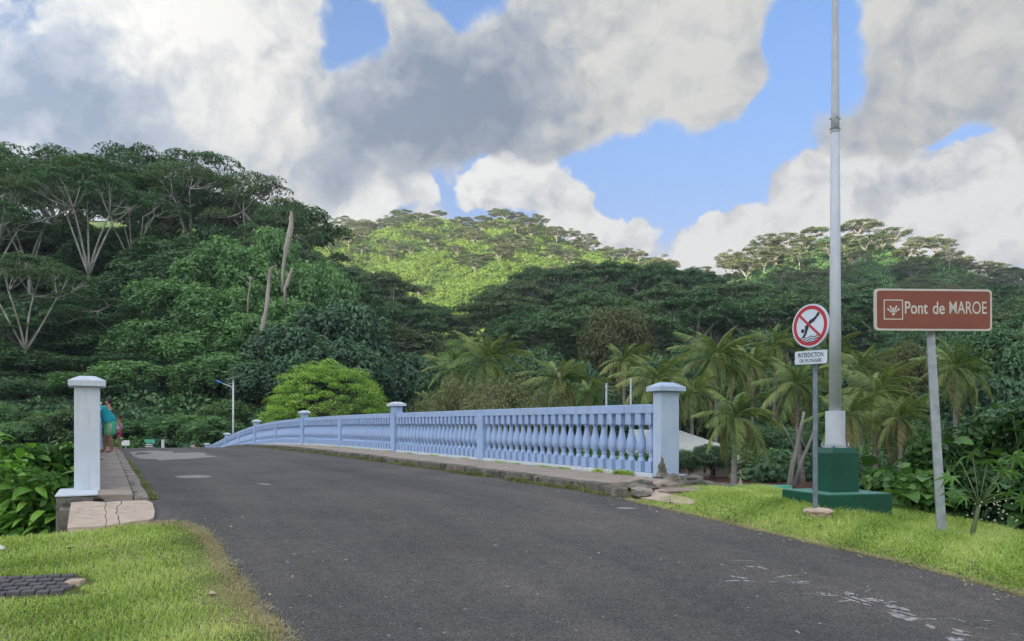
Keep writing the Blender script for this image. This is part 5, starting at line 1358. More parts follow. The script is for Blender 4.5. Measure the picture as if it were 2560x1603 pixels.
c4 = lambda w, z: [RP @ Vector((sx * w / 2, sy * w / 2, z)) for sx, sy in ((-1, -1), (1, -1), (1, 1), (-1, 1))]
m.hexa(c4(UW - .0006, .75 + uh - .0652) + c4(UW * .78, .75 + uh)); m.obj('upper_block', M['green_paint'], pq)
fp = empty('flagpole', (pc_.x, pc_.y, uz), label='tall white pole in a wide sleeve on the green plinth, rising out of the picture', cat='pole')
k_ = pc_.y / F
m = MB(); m.lathe([(.148, 0), (.148, .012), (.146, .014)], 24); m.obj('base_plate', M['pole_backlit'], fp)
m = MB(); m.lathe([(.118, .014), (.128, .02), (.124, .06), (.117, .10), (.117, .455), (.113, .462), (.075, .463)], 32); m.obj('sleeve', M['pole_backlit'], fp)
H1 = (1027 - 327) * k_
m = MB(); m.lathe([(14.6 * k_, .455), (13.0 * k_, .46 + H1 * .45), (10.6 * k_, .46 + H1)], 28); m.obj('lower_shaft', M['pole_backlit'], fp)
m = MB(); m.lathe([(10.0 * k_, .46 + H1 - .001), (9.8 * k_, .46 + H1 + .25), (7.4 * k_, .46 + H1 + 1.7), (5.5 * k_, .46 + H1 + 4.2)], 24); m.obj('upper_shaft', M['pole_backlit'], fp)
m = MB(); m.lathe([(10.9 * k_, .46 + H1 - .02), (10.9 * k_, .46 + H1 + .004), (10.2 * k_, .46 + H1 + .006)], 28); m.obj('collar', M['galv'], fp)
for z in (.03, .16):
    for an in (5, 175, 88, 268):
        an = math.radians(an); m = MB(); d = Vector((math.cos(an), math.sin(an), 0)); q = Vector((0, 0, .46 + H1 + z))
        m.tube([q + d * 9.0 * k_, q + d * 12.0 * k_ - Vector((0, 0, .004)), q + d * 13.5 * k_ + Vector((0, 0, .006))], [.010, .009, .013], 7); m.obj('bolt', M['galv'], fp)
for sx, sy in ((-1, -1), (1, -1), (1, 1), (-1, 1)):
    p = RP @ Vector((sx * .108, sy * .108, 0)); m = MB(); m.tube([p + Vector((0, 0, -.005)), p + Vector((0, 0, .065))], .009, 7); m.tube([p + Vector((0, 0, .014)), p + Vector((0, 0, .032))], .018, 6); m.obj('anchor_bolt', M['galv'], fp)

# ------------------------------------------------------------------ the no-diving sign
Yd = 8.55; dz_ = P(2041, 1272, Yd); ds = empty('no_diving_sign', dz_, label='round red-ringed no-diving sign over a white name plate on a thin steel post', cat='sign')
k = Yd / F; ht = (1272 - 826) * k
m = MB(); m.box((0, .03, ht / 2 - .1), (.052, .038, ht + .2), Matrix.Rotation(math.radians(-30), 3, 'Z'), ); m.obj('post', M['galv_blue'], ds, bevel=.006)
m = MB(); lump(m, (0, .02, -.045), (.17, .15, .06), R0, seg=3); m.obj('footing', M['slab'], ds)
YAW = math.radians(61)                          # the plate looks to the left of the camera
nrm_ = Vector((-math.sin(YAW), -math.cos(YAW), 0)); axx = Vector((math.cos(YAW), -math.sin(YAW), 0)); 
tilt = math.radians(-2.5); ax_ = axx * math.cos(tilt) - Vector((0, 0, 1)) * math.sin(tilt); ay_ = Vector((0, 0, 1)) * math.cos(tilt) + axx * math.sin(tilt)
ctr = P(2031, 815, Yd) - dz_ + nrm_ * .04
RD = 108 * k / 2
def disc(r0, r1, off, mat, name, par, th=.004):
    m = MB(); n = 48; vs = []; fs = []
    for q in range(n):
        a = 2 * PI * q / n; d = ax_ * math.cos(a) + ay_ * math.sin(a)
        vs += [ctr + d * r1 + nrm_ * off, ctr + d * max(r0, 1e-4) + nrm_ * off, ctr + d * r1 + nrm_ * (off - th)]
    for q in range(n):
        j = (q + 1) % n; fs += [(q*3, j*3, j*3+1, q*3+1), (q*3, q*3+2, j*3+2, j*3)]
    m.add(vs, fs); return m.obj(name, mat, par)
m = MB(); n = 48
pts = [ctr + (ax_ * math.cos(2*PI*q/n) + ay_ * math.sin(2*PI*q/n)) * RD for q in range(n)]
m.add(pts + [p - nrm_ * .022 for p in pts], [tuple(range(n)), tuple(reversed(range(n, 2*n)))] + [(q, q + n, (q+1) % n + n, (q+1) % n) for q in range(n)]); dsc = m.obj('disc', M['sign_white'], ds)
disc(RD * .76, RD * .925, .003, M['sign_red'], 'red_ring', dsc, .002)
def flat(polys, off, mat, name, par, c=None, X=None, Yv=None, nn=None, s=RD, th=.0015):
    c = c or ctr; X = X or ax_; Yv = Yv or ay_; nn = nn or nrm_; m = MB()
    for poly in polys: m.prism([(x * s, y * s) for x, y in poly], c + nn * (off - th), X, Yv, nn, th)
    return m.obj(name, mat, par)
def stroke(pts, w):
    out = []
    for i in range(len(pts) - 1):
        (x0, y0), (x1, y1) = pts[i], pts[i + 1]; dx, dy = x1 - x0, y1 - y0; l = math.hypot(dx, dy); nx_, ny_ = -dy / l * w / 2, dx / l * w / 2; e = w * .2
        x0 -= dx / l * e; y0 -= dy / l * e; x1 += dx / l * e; y1 += dy / l * e
        out.append([(x0 - nx_, y0 - ny_), (x1 - nx_, y1 - ny_), (x1 + nx_, y1 + ny_), (x0 + nx_, y0 + ny_)])
    return out
hd = [(-.41 + .095 * math.cos(a), -.19 + .095 * math.sin(a)) for a in np.linspace(0, 2 * PI, 18, endpoint=False)]
body = [(.50,.56),(.54,.50),(.53,.42),(.38,.30),(.22,.16),(.06,.10),(-.06,-.02),(-.17,-.26),(-.23,-.40),(-.40,-.53),(-.45,-.47),(-.32,-.33),(-.27,-.12),(-.28,0.0),(-.18,.08),(-.10,.14),(0,.26),(.16,.30),(.30,.38),(.44,.54)]
flat([hd, body], .004, M['sign_black'], 'diver_pictogram', dsc)
wav_ = []
for row, (y0, xl, xr) in enumerate([(-.52, -.56, .52), (-.63, -.40, .44), (-.74, -.24, .28)]):
    pts = [(x, y0 + .035 * math.cos((x - .02) * 2 * PI / .40)) for x in np.linspace(xl, xr, 26)]; wav_ += stroke(pts, .035)
flat(wav_, .0042, M['sign_black'], 'wave_lines', dsc)
flat(stroke([(-.56, .56), (.58, -.58)], .11), .0056, M['sign_red'], 'red_bar', dsc)
def rrect(w, h, r, n=5):
    out = []
    for cx, cy, a0 in ((w/2-r, h/2-r, 0), (-w/2+r, h/2-r, 90), (-w/2+r, -h/2+r, 180), (w/2-r, -h/2+r, 270)):
        for i in range(n + 1): a = math.radians(a0 + 90 * i / n); out.append((cx + r * math.cos(a), cy + r * math.sin(a)))
    return out
pcx = P(2032, 894, Yd) - dz_ + nrm_ * .04; pw, ph_ = 77 * k / .81, 33 * k
t2 = math.radians(2.0); ax2 = axx * math.cos(t2) - Vector((0, 0, 1)) * math.sin(t2); ay2 = Vector((0, 0, 1)) * math.cos(t2) + axx * math.sin(t2)
m = MB(); m.prism(rrect(pw, ph_, .018), pcx - nrm_ * .01, ax2, ay2, nrm_, .01); plq = m.obj('name_plate', M['sign_white'], ds)
def text(body, size, c, X, Yv, nn, mat, parent, name='lettering', sx=1.0, bold=0.0, space=1.0):
    cu = bpy.data.curves.new(name, 'FONT'); cu.body = body; cu.size = size; cu.align_x = 'CENTER'; cu.align_y = 'CENTER'; cu.extrude = .0006; cu.offset = bold; cu.space_character = space
    cu.materials.append(mat); tmp = bpy.data.objects.new(name + '_curve', cu); COL.objects.link(tmp); bpy.context.view_layer.update()
    me = bpy.data.meshes.new_from_object(tmp.evaluated_get(bpy.context.evaluated_depsgraph_get())); bpy.data.objects.remove(tmp)
    o = link(name, me, parent)
    R3 = Matrix((X, Yv, nn)).transposed().to_4x4(); o.matrix_local = Matrix.Translation(c) @ R3 @ Matrix.Diagonal((sx, 1, 1, 1)); return o
text('INTERDICTION', .075, pcx + ay2 * ph_ * .17 + nrm_ * .0012, ax2, ay2, nrm_, M['sign_black'], plq, sx=pw * .87 / .56, bold=.0006)
text('DE PLONGER', .056, pcx - ay2 * ph_ * .26 + nrm_ * .0012, ax2, ay2, nrm_, M['sign_black'], plq, sx=pw * .66 / .32, bold=.0004)

# ------------------------------------------------------------------ the brown bridge-name sign
Yp_ = 8.2; b0 = P(2358, 1324, Yp_); b0.z -= .02
bs_ = empty('bridge_name_sign', b0, label='wide brown tourist sign reading Pont de MAROE on a leaning galvanised post', cat='sign')
tp = P(2325, 828, Yp_ + .02) - b0; k = Yp_ / F
m = MB(); w_ = .047; rz = Matrix.Rotation(math.radians(-20), 3, 'Z')
pts = []
for (c, s_) in ((Vector((0, 0, -.3)), 1), (tp + Vector((0, .02, .25)), .85)):
    for x, y in ((-w_, -w_ * .7), (w_, -w_ * .7), (w_, w_ * .7), (-w_, w_ * .7)): pts.append(c + rz @ Vector((x * s_, y * s_, 0)))
m.hexa(pts); m.obj('post', M['galv'], bs_, bevel=.006)
yb = math.radians(-4); sn = Vector((-math.sin(yb), -math.cos(yb), 0)); sx_ = Vector((math.cos(yb), -math.sin(yb), 0)); rl_ = math.radians(.25)
SX = sx_ * math.cos(rl_) + Vector((0, 0, 1)) * math.sin(rl_); SY = Vector((0, 0, 1)) * math.cos(rl_) - sx_ * math.sin(rl_)
sc_ = P(2324.5, 777.5, Yp_) - b0 + sn * .07; SW, SH = 303 * k, 103.5 * k
m = MB(); m.prism(rrect(SW, SH, .045), sc_ - sn * .03, SX, SY, sn, .03); pn = m.obj('panel', M['sign_cream'], bs_, bevel=.002)
m = MB(); m.prism(rrect(SW - .044, SH - .044, .034), sc_, SX, SY, sn, .0015); m.obj('brown_field', M['sign_brown'], pn)
# the logo: square frame with a fan of rays
lc_ = sc_ + SX * ((-104.5) * k) + sn * .0015; ls = 49.5 * k / 2
for (x, y, w, h) in ((0, .95, 2, .1), (0, -.95, 2, .1), (-.95, 0, .1, 1.8), (.95, 0, .1, 1.8)):
    m = MB(); m.prism([((x - w / 2) * ls, (y - h / 2) * ls), ((x + w / 2) * ls, (y - h / 2) * ls), ((x + w / 2) * ls, (y + h / 2) * ls), ((x - w / 2) * ls, (y + h / 2) * ls)], lc_, SX, SY, sn, .0012); m.obj('logo_frame', M['sign_cream'], pn)
rays = []
for an, ln, o_ in ((-52, .80, .2), (-24, .86, .12), (0, .62, .22), (24, .86, .12), (52, .80, .2)):
    a = math.radians(90 - an); d = (math.cos(a), math.sin(a)); q = (-d[1], d[0]); bx, by = 0, -.40; r0_, r1_ = .18, ln
    p0 = (bx + d[0] * r0_, by + d[1] * r0_); p1 = (bx + d[0] * r1_, by + d[1] * r1_)
    rays.append([(p0[0] - q[0] * .04, p0[1] - q[1] * .04), (p1[0] - q[0] * .085, p1[1] - q[1] * .085), (p1[0] + q[0] * .085, p1[1] + q[1] * .085), (p0[0] + q[0] * .04, p0[1] + q[1] * .04)][::-1])
rays.append([(.15 * math.cos(a), -.44 + .13 * math.sin(a)) for a in np.linspace(0, 2 * PI, 16, endpoint=False)])
m = MB()
for poly in rays: m.prism([(x * ls, y * ls) for x, y in poly], lc_, SX, SY, sn, .0014)
m.obj('fan_logo', M['sign_cream'], pn)
TX = sc_ + sn * .0022 + SY * (3.5 * k)
def fit(o, width, height=None):
    bpy.context.view_layer.update(); d = o.dimensions; loc, rot, scl = o.matrix_local.decompose()
    w = o.dimensions.x; h = o.dimensions.y; s0 = o.scale.copy(); o.scale = (s0.x * width / w, s0.y * (height / h if height else 1), 1)
t_ = text('Pont', .2, TX + SX * (-46.5 * k), SX, SY, sn, M['sign_cream'], pn, bold=.0022); fit(t_, 59 * k, 31 * k)
t_ = text('de', .2, TX + SX * (12.2 * k) + SY * (-.3 * k), SX, SY, sn, M['sign_cream'], pn, bold=.0022); fit(t_, 31 * k, 31 * k)
t_ = text('MAROE', .2, TX + SX * (88 * k) + SY * (.8 * k), SX, SY, sn, M['sign_cream'], pn, bold=.0004); fit(t_, 97 * k, 31 * k)

# ------------------------------------------------------------------ big-leaved shrubs beside the left gate pillar and on the right bank
def leaf_shape(seed, L=.30, W=.15, heart=False, bend=.35):
    rr = random.Random(seed); n = 7; m = MB(); vs = []; fs = []
    for i in range(n):
        t = i / (n - 1)
        w = W / 2 * (math.sin(PI * min(1, (t * .93 + .07))) ** (.75 if not heart else .5)) * (1.25 - .5 * t if heart else 1.0); w = max(w, .004)
        x = L * t; z = L * (.25 * t - bend * t * t); cup = .22 * w
        j = rr.uniform(-.06, .06) * W
        vs += [(x - (.12 * L if heart and i == 0 else 0), -w + j * .3, z + cup), (x, -w * .5, z + cup * .2 + j * .2), (x, 0, z - cup * .25), (x, w * .5, z + cup * .2), (x - (.12 * L if heart and i == 0 else 0), w, z + cup)]
    for i in range(n - 1):
        for q in range(4): fs.append((i * 5 + q, (i + 1) * 5 + q, (i + 1) * 5 + q + 1, i * 5 + q + 1))
    return m.add(vs, fs, True)
def tinted(me, val):
    at = me.attributes.new('tint', 'FLOAT', 'FACE'); at.data.foreach_set('value', np.full(len(me.polygons), val, dtype=np.float32)); return me
LB = [tinted(leaf_shape(k, .30, .135, bend=(.2, .45, .7)[k % 3]).mesh('big_leaf', M['bigleaf']), .5 + .1 * (k % 3 - 1)) for k in range(3)]
LH = [tinted(leaf_shape(k + 9, .19, .18, True, bend=(.25, .5, .7)[k % 3]).mesh('heart_leaf', M['heart']), .45 + .1 * (k % 3 - 1)) for k in range(3)]
def leafy_bush(px, py_top, Y, w_px, nleaf, leaves, lab, seed, name='broadleaf_shrub', zbot=None, depth=.7, smin=.7, smax=1.25, stuffmat='bigleaf', group=None, fill=2600, fl=.13):
    rr = random.Random(seed); R = np.random.default_rng(seed); c = P(px, py_top, Y); zg = tz(c.x, Y) if zbot is None else zbot
    Hh = c.z - zg; W = w_px / F * Y / 2; r = empty(name, (c.x, Y, zg), label=lab, cat='shrub', group=group)
    # inner mass
    fol = Fol(); d = sph(fill, R); d[:, 2] = np.abs(d[:, 2])
    q = (.3 + .55 * R.random(fill))[:, None]; p = d * q * np.array([W, W * depth, Hh]); p[:, 2] = Hh * (.05 + .87 * R.random(fill)) * np.clip(1.15 - q[:, 0] * .3, 0, 1)
    fol.add(p, d + R.normal(size=(fill, 3)) * .5, fl * (.7 + .7 * R.random(fill)), .28 + R.normal(size=fill) * .12, R)
    o = link('inner_leaves', fol.mesh('inner_leaves', M[stuffmat]), r); o['kind'] = 'stuff'
    m = MB()
    for _ in range(14):
        a = rr.random() * 6.28; e = Vector((W * .8 * math.cos(a), W * depth * .8 * math.sin(a), Hh * rr.uniform(.5, .92))); m.tube([Vector((e.x * .2, e.y * .2, -.1)), e * .55 + Vector((0, 0, .1)), e], [.016, .011, .006], 5, cap=False)
    m.obj('stems', M['papaya_stem'], r)
    for i in range(nleaf):
        # favour the side that faces the road
        az = -PI / 2 + rr.gauss(0, .95); zc = rr.random() ** .8; rh = math.sqrt(max(0, 1 - (zc * .92) ** 2.4)); q = rr.uniform(.82, 1.03)
        pos = Vector((W * rh * math.cos(az) * q, W * depth * rh * math.sin(az) * q, Hh * zc * q + .02))
        o = link('leaf', leaves[i % len(leaves)], r); o.location = pos
        out = math.atan2(pos.y, pos.x) + rr.uniform(-1.0, 1.0); el = rr.uniform(-.55, .9) * (1 if zc < .8 else .5) - (.5 if zc > .85 else 0)
        s = rr.uniform(smin, smax); o.rotation_euler = Euler((rr.uniform(-.5, .5), el * .8, out), 'XYZ'); o.scale = (s, s, s)
    return r
M['papaya_stem'] = solid('green_stem', [(.3, (.08, .12, .05)), (.7, (.16, .22, .09))], 6, .6, bdist=0)
g = 'big-leaved shrubs at the left gate pillar'
for i, (px, py, Y, w, n, lab) in enumerate([(60, 1092, 11.3, 210, 85, 'big-leaved green shrub at the left edge, back row'), (150, 1098, 11.6, 150, 65, 'big-leaved green shrub touching the left gate pillar, back row'), (20, 1150, 10.2, 210, 70, 'big-leaved green shrub at the left edge, front row'),
                                            (110, 1165, 10.0, 180, 75, 'big-leaved green shrub in front of the painted block, front row'), (-60, 1120, 10.8, 200, 20, 'big-leaved shrub just cut off by the left edge')]):
    p = P(px, 1300, Y); leafy_bush(px, py, Y, w, n, LB, lab, 300 + i, zbot=max(tz(p.x, Y), EYE - 1.75), group=g, smin=.55, smax=1.1)
g = 'heart-leaved shrubs on the right bank'
for i, (px, py, Y, w, n, lab) in enumerate([(2205, 1150, 11.0, 150, 40, 'dark heart-leaved shrub between the plinth and the brown sign post'), (2330, 1060, 11.2, 190, 45, 'dark heart-leaved shrub behind the brown sign post'), (2460, 1010, 11.4, 210, 45, 'tall dark heart-leaved shrub right of the brown sign post'),
                                            (2590, 960, 11.0, 230, 40, 'tallest heart-leaved shrub at the right edge'), (2290, 1170, 10.0, 180, 40, 'low heart-leaved shrub left of the brown sign post foot'), (2480, 1150, 9.6, 200, 40, 'low heart-leaved shrub behind the papaya plant'), (2590, 1170, 8.8, 180, 25, 'low heart-leaved shrub cut by the right edge')]):
    leafy_bush(px, py, Y, w, n, LH, lab, 400 + i, zbot=EYE - (1.65 if Y < 10.1 else 2.2), group=g, stuffmat='heart', smin=.7, smax=1.3, fill=3000, fl=.12)
# palmate papaya plant
def papaya():
    Yq = 8.0; b = P(2422, 1352, Yq); b.z = tz(b.x, Yq); rr = random.Random(12)
    r = empty('papaya_plant', b, label='young papaya plant with fingered leaves and pale blossoms right of the brown sign post', cat='plant')
    top = P(2448, 1262, Yq) - b; m = MB(); m.tube([(0, 0, -.05), top * .5 + Vector((.01, 0, 0)), top], [.028, .024, .018], 8); m.obj('stem', M['papaya_stem'], r)
    def palmate(s):
        poly = []; n = 7
        for i in range(n):
            a = math.radians(-130 + 260 * i / (n - 1)); L = (1.0 if 1 < i < 5 else .72) * s
            poly += [(.30 * s * math.cos(a - .23), .30 * s * math.sin(a - .23)), (.62 * L * math.cos(a - .14), .62 * L * math.sin(a - .14)), (L * math.cos(a), L * math.sin(a)), (.62 * L * math.cos(a + .14), .62 * L * math.sin(a + .14))]
        mm = MB(); vs = [(0, 0, 0)] + [(x, y, -.35 * (x * x + y * y) / s) for x, y in poly]
        k = len(poly); mm.add(vs, [(0, i + 1, (i + 1) % k + 1) for i in range(k - 1)]); return tinted(mm.mesh('papaya_leaf', M['papaya']), .55)
    me = palmate(.17)
    for (tx, ty, d) in [(2375,1190,-.1),(2400,1150,.3),(2430,1130,.2),(2390,1225,-.35),(2410,1240,-.4),(2470,1150,.2),(2505,1175,-.1),(2530,1180,0),(2555,1245,-.2),(2540,1140,.3),(2490,1205,-.3),(2520,1230,.1)]:
        e = P(tx, ty, Yq + d) - b; m = MB(); m.tube([top, top.lerp(e, .55) + Vector((0, 0, .02)), e], [.008, .006, .004], 5); lf = m.obj('leaf_stalk', M['papaya_stem'], r)
        o = link('blade', me, lf); o.location = e; an = math.atan2(e.y - top.y, e.x - top.x); o.rotation_euler = Euler((rr.uniform(-.4, .4) - .5, .55 + rr.uniform(-.3, .3), an)); s = rr.uniform(.75, 1.15); o.scale = (s, s, s)
    M['blossom'] = solid('pale_blossom', [(.3, (.5, .5, .38)), (.7, (.7, .7, .55))], 8, .6, bdist=0)
    m = MB()
    for _ in range(34): lump(m, Vector((rr.gauss(top.x + .12, .16), rr.gauss(0, .12) - .1, top.z + rr.gauss(-.05, .10))), (.010, .010, .009), rr, seg=1)
    m.obj('blossoms', M['blossom'], r)
papaya()

# ------------------------------------------------------------------ grass
def blades(name, region, n, label, hmean, hmax=None, matname='grass', wid=.0075, seed=1, patch=0.35):
    R = np.random.default_rng(seed); X, Y, hk = region(R, n)
    n = len(X); Z = terrain(X, Y) + EYE - .004
    h = hmean * (.45 + .9 * R.random(n)) * hk
    an = R.random(n) * 2 * PI; lean = (.3 + 1.2 * R.random(n) ** 1.4) * h
    dx, dy = np.cos(an), np.sin(an); px_, py_ = -dy * wid / 2, dx * wid / 2
    base = np.stack([X, Y, Z], 1); wv = np.stack([px_, py_, np.zeros(n)], 1); d = np.stack([dx, dy, np.zeros(n)], 1)
    mid = base + d * (lean * .32)[:, None] + np.array([0, 0, 1]) * (h * .62)[:, None]; tip = base + d * lean[:, None] + np.array([0, 0, 1]) * (h * .93)[:, None]
    v = np.stack([base - wv, base + wv, mid + wv * .8, mid - wv * .8, tip + wv * .1, tip - wv * .1], 1).reshape(-1, 3)
    b = np.arange(n)[:, None] * 6; f = np.concatenate([b + np.array([0, 1, 2, 3]), b + np.array([3, 2, 4, 5])], 0)
    dryb = R.random(n) < .05
    pt = .5 + patch * .5 * (np.sin(X * 3.1 + 1) * np.cos(Y * 2.7) + .6 * np.sin(X * 7.3 - Y * 6.1)) + R.normal(size=n) * .17 + dryb * .45
    o = link(name, arrays_mesh(name, v, f, M[matname], np.clip(np.concatenate([pt, pt + .08]), 0, 1))); tag(o, label, kind='stuff'); return o
def reg_left(R, n):
    r = -9 + 10.5 * R.random(n); a = -1 + 10.0 * R.random(n); p = np.stack([-a * ST + r * CT, a * CT + r * ST], 1)
    X, Y = p[:, 0], p[:, 1]; e = rL(a) + .05 * np.sin(a * 13) + .05 * R.normal(size=n); e = np.where(a > a_tip - .05, np.minimum(e, .62 - (a - a_tip) * 4), e)
    bank = a < 8.75 + .1 * np.sin(r * 5)
    # leave the slab and the pavers clear
    s0 = np.array([ar(q.x, q.y) for q in (gr(178,1262), gr(168,1326), gr(387,1262), gr(384,1308))])
    slab = (r > s0[:, 1].min() + .02) & (r < s0[:, 1].max()) & (a > s0[:, 0].min() + .12)
    qx = -((X - base_.x) * ux.x + (Y - base_.y) * ux.y); qy = (X - base_.x) * uy.x + (Y - base_.y) * uy.y
    pav = (qx > -.10 + .05 * np.sin(qy * 20)) & (qx < 1.3) & (qy > -.10) & (qy < .46 + .02 * np.sin(qx * 17))
    k = (r < e) & bank & ~slab & ~pav & (Y > 2.5)
    near = np.clip((e - r) / .5, .35, 1)
    return X[k], Y[k], near[k] * (1 + .25 * np.sin(X[k] * 2.3) * np.sin(Y[k] * 3.1))
blades('lawn_left', reg_left, 640000, 'short bright green grass of the near left lawn', .034, seed=3, wid=.0065, patch=.55)
def reg_right(R, n):
    r = 5.9 + 4.6 * R.random(n); a = -3 + 13.2 * R.random(n); X, Y = -a * ST + r * CT, a * CT + r * ST
    e = rR(a) + .05 * R.normal(size=n) + np.where(a > 7.7, 1.3, 0) + np.where(a > 8.6, .5, 0)
    k = (r > e) & (Y > 2.5) & ~((a > 9.15) & (r < 8.2))
    hk = .5 + 1.25 * sstep(r, 6.6, 8.0)
    q = RP.inverted(); lx = (X - pc_.x) * math.cos(PHI) + (Y - pc_.y) * math.sin(PHI); ly = -(X - pc_.x) * math.sin(PHI) + (Y - pc_.y) * math.cos(PHI)
    k &= ~((np.abs(lx) < WB / 2) & (np.abs(ly) < WB / 2))
    ring = np.clip(1 - (np.maximum(np.abs(lx), np.abs(ly)) - WB / 2) / .25, 0, 1) * (np.maximum(np.abs(lx), np.abs(ly)) > WB / 2)
    return X[k], Y[k], (hk * (1 + .7 * ring) * (1 + .3 * np.sin(X * 3.3) * np.sin(Y * 2.1)))[k]
blades('verge_right', reg_right, 420000, 'grass verge between the road edge and the right bank', .050, seed=4, patch=.55)
def reg_edge(R, n):
    a = 0 + 9.2 * R.random(n); left = R.random(n) < .5
    r = np.where(left, rL(a) + R.normal(size=n) * .045 - .02, rR(a) + R.normal(size=n) * .035 + .03)
    r = np.where(left & (a > a_tip), R.uniform(-.2, .65, n), r); a = np.where(left & (a > a_tip), a_tip + R.normal(size=n) * .06, a)
    X, Y = -a * ST + r * CT, a * CT + r * ST; k = (Y > 2.5) & (left | (a < 7.8)); return X[k], Y[k], np.ones(k.sum())
blades('dry_grass', reg_edge, 60000, 'straw-coloured dead grass along the ragged asphalt edges', .028, matname='dry', wid=.006, seed=6)
def reg_kerb(R, n):
    left = R.random(n) < .12
    a = np.where(left, 10.2 + 12 * R.random(n) ** 1.5, 7.9 + 26 * R.random(n) ** 1.3); r = np.where(left, .52 + np.abs(R.normal(size=n)) * .035, 6.04 - np.abs(R.normal(size=n)) * .06)
    k = (np.sin(a * 2.1) + np.sin(a * 5.3 + 1) * .7 + R.normal(size=n) * .5) > -.25
    a, r = a[k], r[k]; return -a * ST + r * CT, a * CT + r * ST, np.ones(len(a)) * (1 + .8 * (np.sin(a * 3.7) > .5))
_terr = terrain
def terrain_road(X, Y):
    a, r = ar(X, Y); return zr(a, r) + np.where(r > 6.3, .125, 0) + np.where(r > 7.4, 0, 0)
terrain = terrain_road
blades('kerb_grass', reg_kerb, 30000, 'thin grass growing along the foot of both kerbs', .042, seed=8, wid=.008, matname='kerbgrass')
def reg_rail(R, n):
    a = 9.0 + 22 * R.random(n) ** 1.6; r = 7.47 - np.abs(R.normal(size=n)) * .025
    k = (np.sin(a * 3.3) + np.sin(a * 7.1 + 2) + R.normal(size=n) * .4) > .75
    a, r = a[k], r[k]; return -a * ST + r * CT, a * CT + r * ST, np.ones(len(a)) * (.6 + .9 * (a < 10.5))
blades('rail_weeds', reg_rail, 14000, 'small weeds along the foot of the blue balustrade', .05, seed=9, wid=.010)
terrain = _terr

# ------------------------------------------------------------------ people on the bridge
def skinned(name, pts, edges, mat, parent, root=0, sub=2, smooth=True):
    """pts: list of (x, y, z, rx[, ry]); a Skin modifier grows one continuous surface over the skeleton"""
    me = bpy.data.meshes.new(name); me.from_pydata([p[:3] for p in pts], edges, []); me.update(); me.materials.append(mat)
    o = link(name, me, parent); sk = o.modifiers.new('skin', 'SKIN'); sk.use_smooth_shade = smooth; sk.branch_smoothing = .6
    if not me.skin_vertices: me.attributes  # the modifier adds its own layer
    for i, v in enumerate(me.skin_vertices[0].data):
        p = pts[i]; v.radius = (p[3], p[4] if len(p) > 4 else p[3]); v.use_root = (i == root)
    sb = o.modifiers.new('sub', 'SUBSURF'); sb.levels = sub; sb.render_levels = sub
    return o
def chain(*idx): return [(idx[i], idx[i + 1]) for i in range(len(idx) - 1)]
def hand(pts, edges, wi, d, s=1.0, side=1):
    """palm and five unequal fingers growing from wrist index wi along d"""
    w = Vector(pts[wi][:3]); d = Vector(d).normalized(); q = d.cross(Vector((0, 1, .01))).normalized(); p = d.cross(q).normalized()
    pi = len(pts); c = w + d * .07 * s; pts.append((*c, .028 * s)); edges.append((wi, pi))
    for k, (off, ln) in enumerate([(-.030, .060), (-.010, .075), (.010, .072), (.028, .055)]):
        a = c + p * off * s + d * .035 * s; b = a + d * ln * .55 * s; e = b + (d * .7 + q * .6 * side).normalized() * ln * .45 * s
        n = len(pts); pts += [(*a, .010 * s), (*b, .009 * s), (*e, .007 * s)]; edges += [(pi, n), (n, n + 1), (n + 1, n + 2)]
    a = w + d * .03 * s - p * .035 * s; b = a + (d * .7 - p * .7).normalized() * .05 * s
    n = len(pts); pts += [(*a, .012 * s), (*b, .010 * s)]; edges += [(wi, n), (n, n + 1)]
def head_parts(c, f, s, parent, skin, hairlen=.0):
    """nose, ears, eyes, mouth and hair on a head centred at c looking along f"""
    c = Vector(c); f = Vector(f).normalized(); side = Vector((0, 0, 1)).cross(f).normalized(); up = f.cross(side)
    m = MB(); m.tube([c + f * .088 * s + up * .01 * s, c + f * .112 * s - up * .02 * s], [.008 * s, .014 * s], 6)
    for sg in (-1, 1): m.tube([c + side * sg * .076 * s - up * .022 * s, c + side * sg * .084 * s + up * .022 * s], [.012 * s, .015 * s], 6)
    m.obj('nose_and_ears', skin, parent)
    m = MB()
    for sg in (-1, 1): lump(m, c + f * .088 * s + side * sg * .032 * s + up * .014 * s, (.010 * s, .010 * s, .007 * s), R0, seg=1)
    m.obj('eyes', M['hair'], parent)
    m = MB(); m.tube([c + f * .092 * s - side * .024 * s - up * .045 * s, c + f * .098 * s - up * .047 * s, c + f * .092 * s + side * .024 * s - up * .045 * s], .005 * s, 5); m.obj('mouth', M['magenta'], parent)
    import bmesh
    bm = bmesh.new(); bmesh.ops.create_icosphere(bm, subdivisions=3, radius=1); vs = []
    for v in bm.verts:
        d = v.co; x, y, z = d.x, d.y, d.z; k = 1 + .05 * math.sin(x * 9) * math.sin(y * 11 + z * 7)
        vs.append(c - f * .018 * s + side * x * .088 * s * k + f * y * .098 * s * k + up * (.030 * s + z * (.095 * s if z > 0 else (.05 * s + hairlen)) * k))
    # keep the face free
    fs = [tuple(v.index for v in fc.verts) for fc in bm.faces if not (fc.calc_center_median().y > .25 and fc.calc_center_median().z < .45)]
    bm.free(); m = MB(); m.add(vs, fs, True); m.obj('hair', M['hair'], parent)

def person_root(a, r, dz, lab, face, group=None):
    z = float(zr(a, r)) + EYE + dz; p = B(a, r, z); o = empty('person', p, face, label=lab, cat='person', group=group); return o
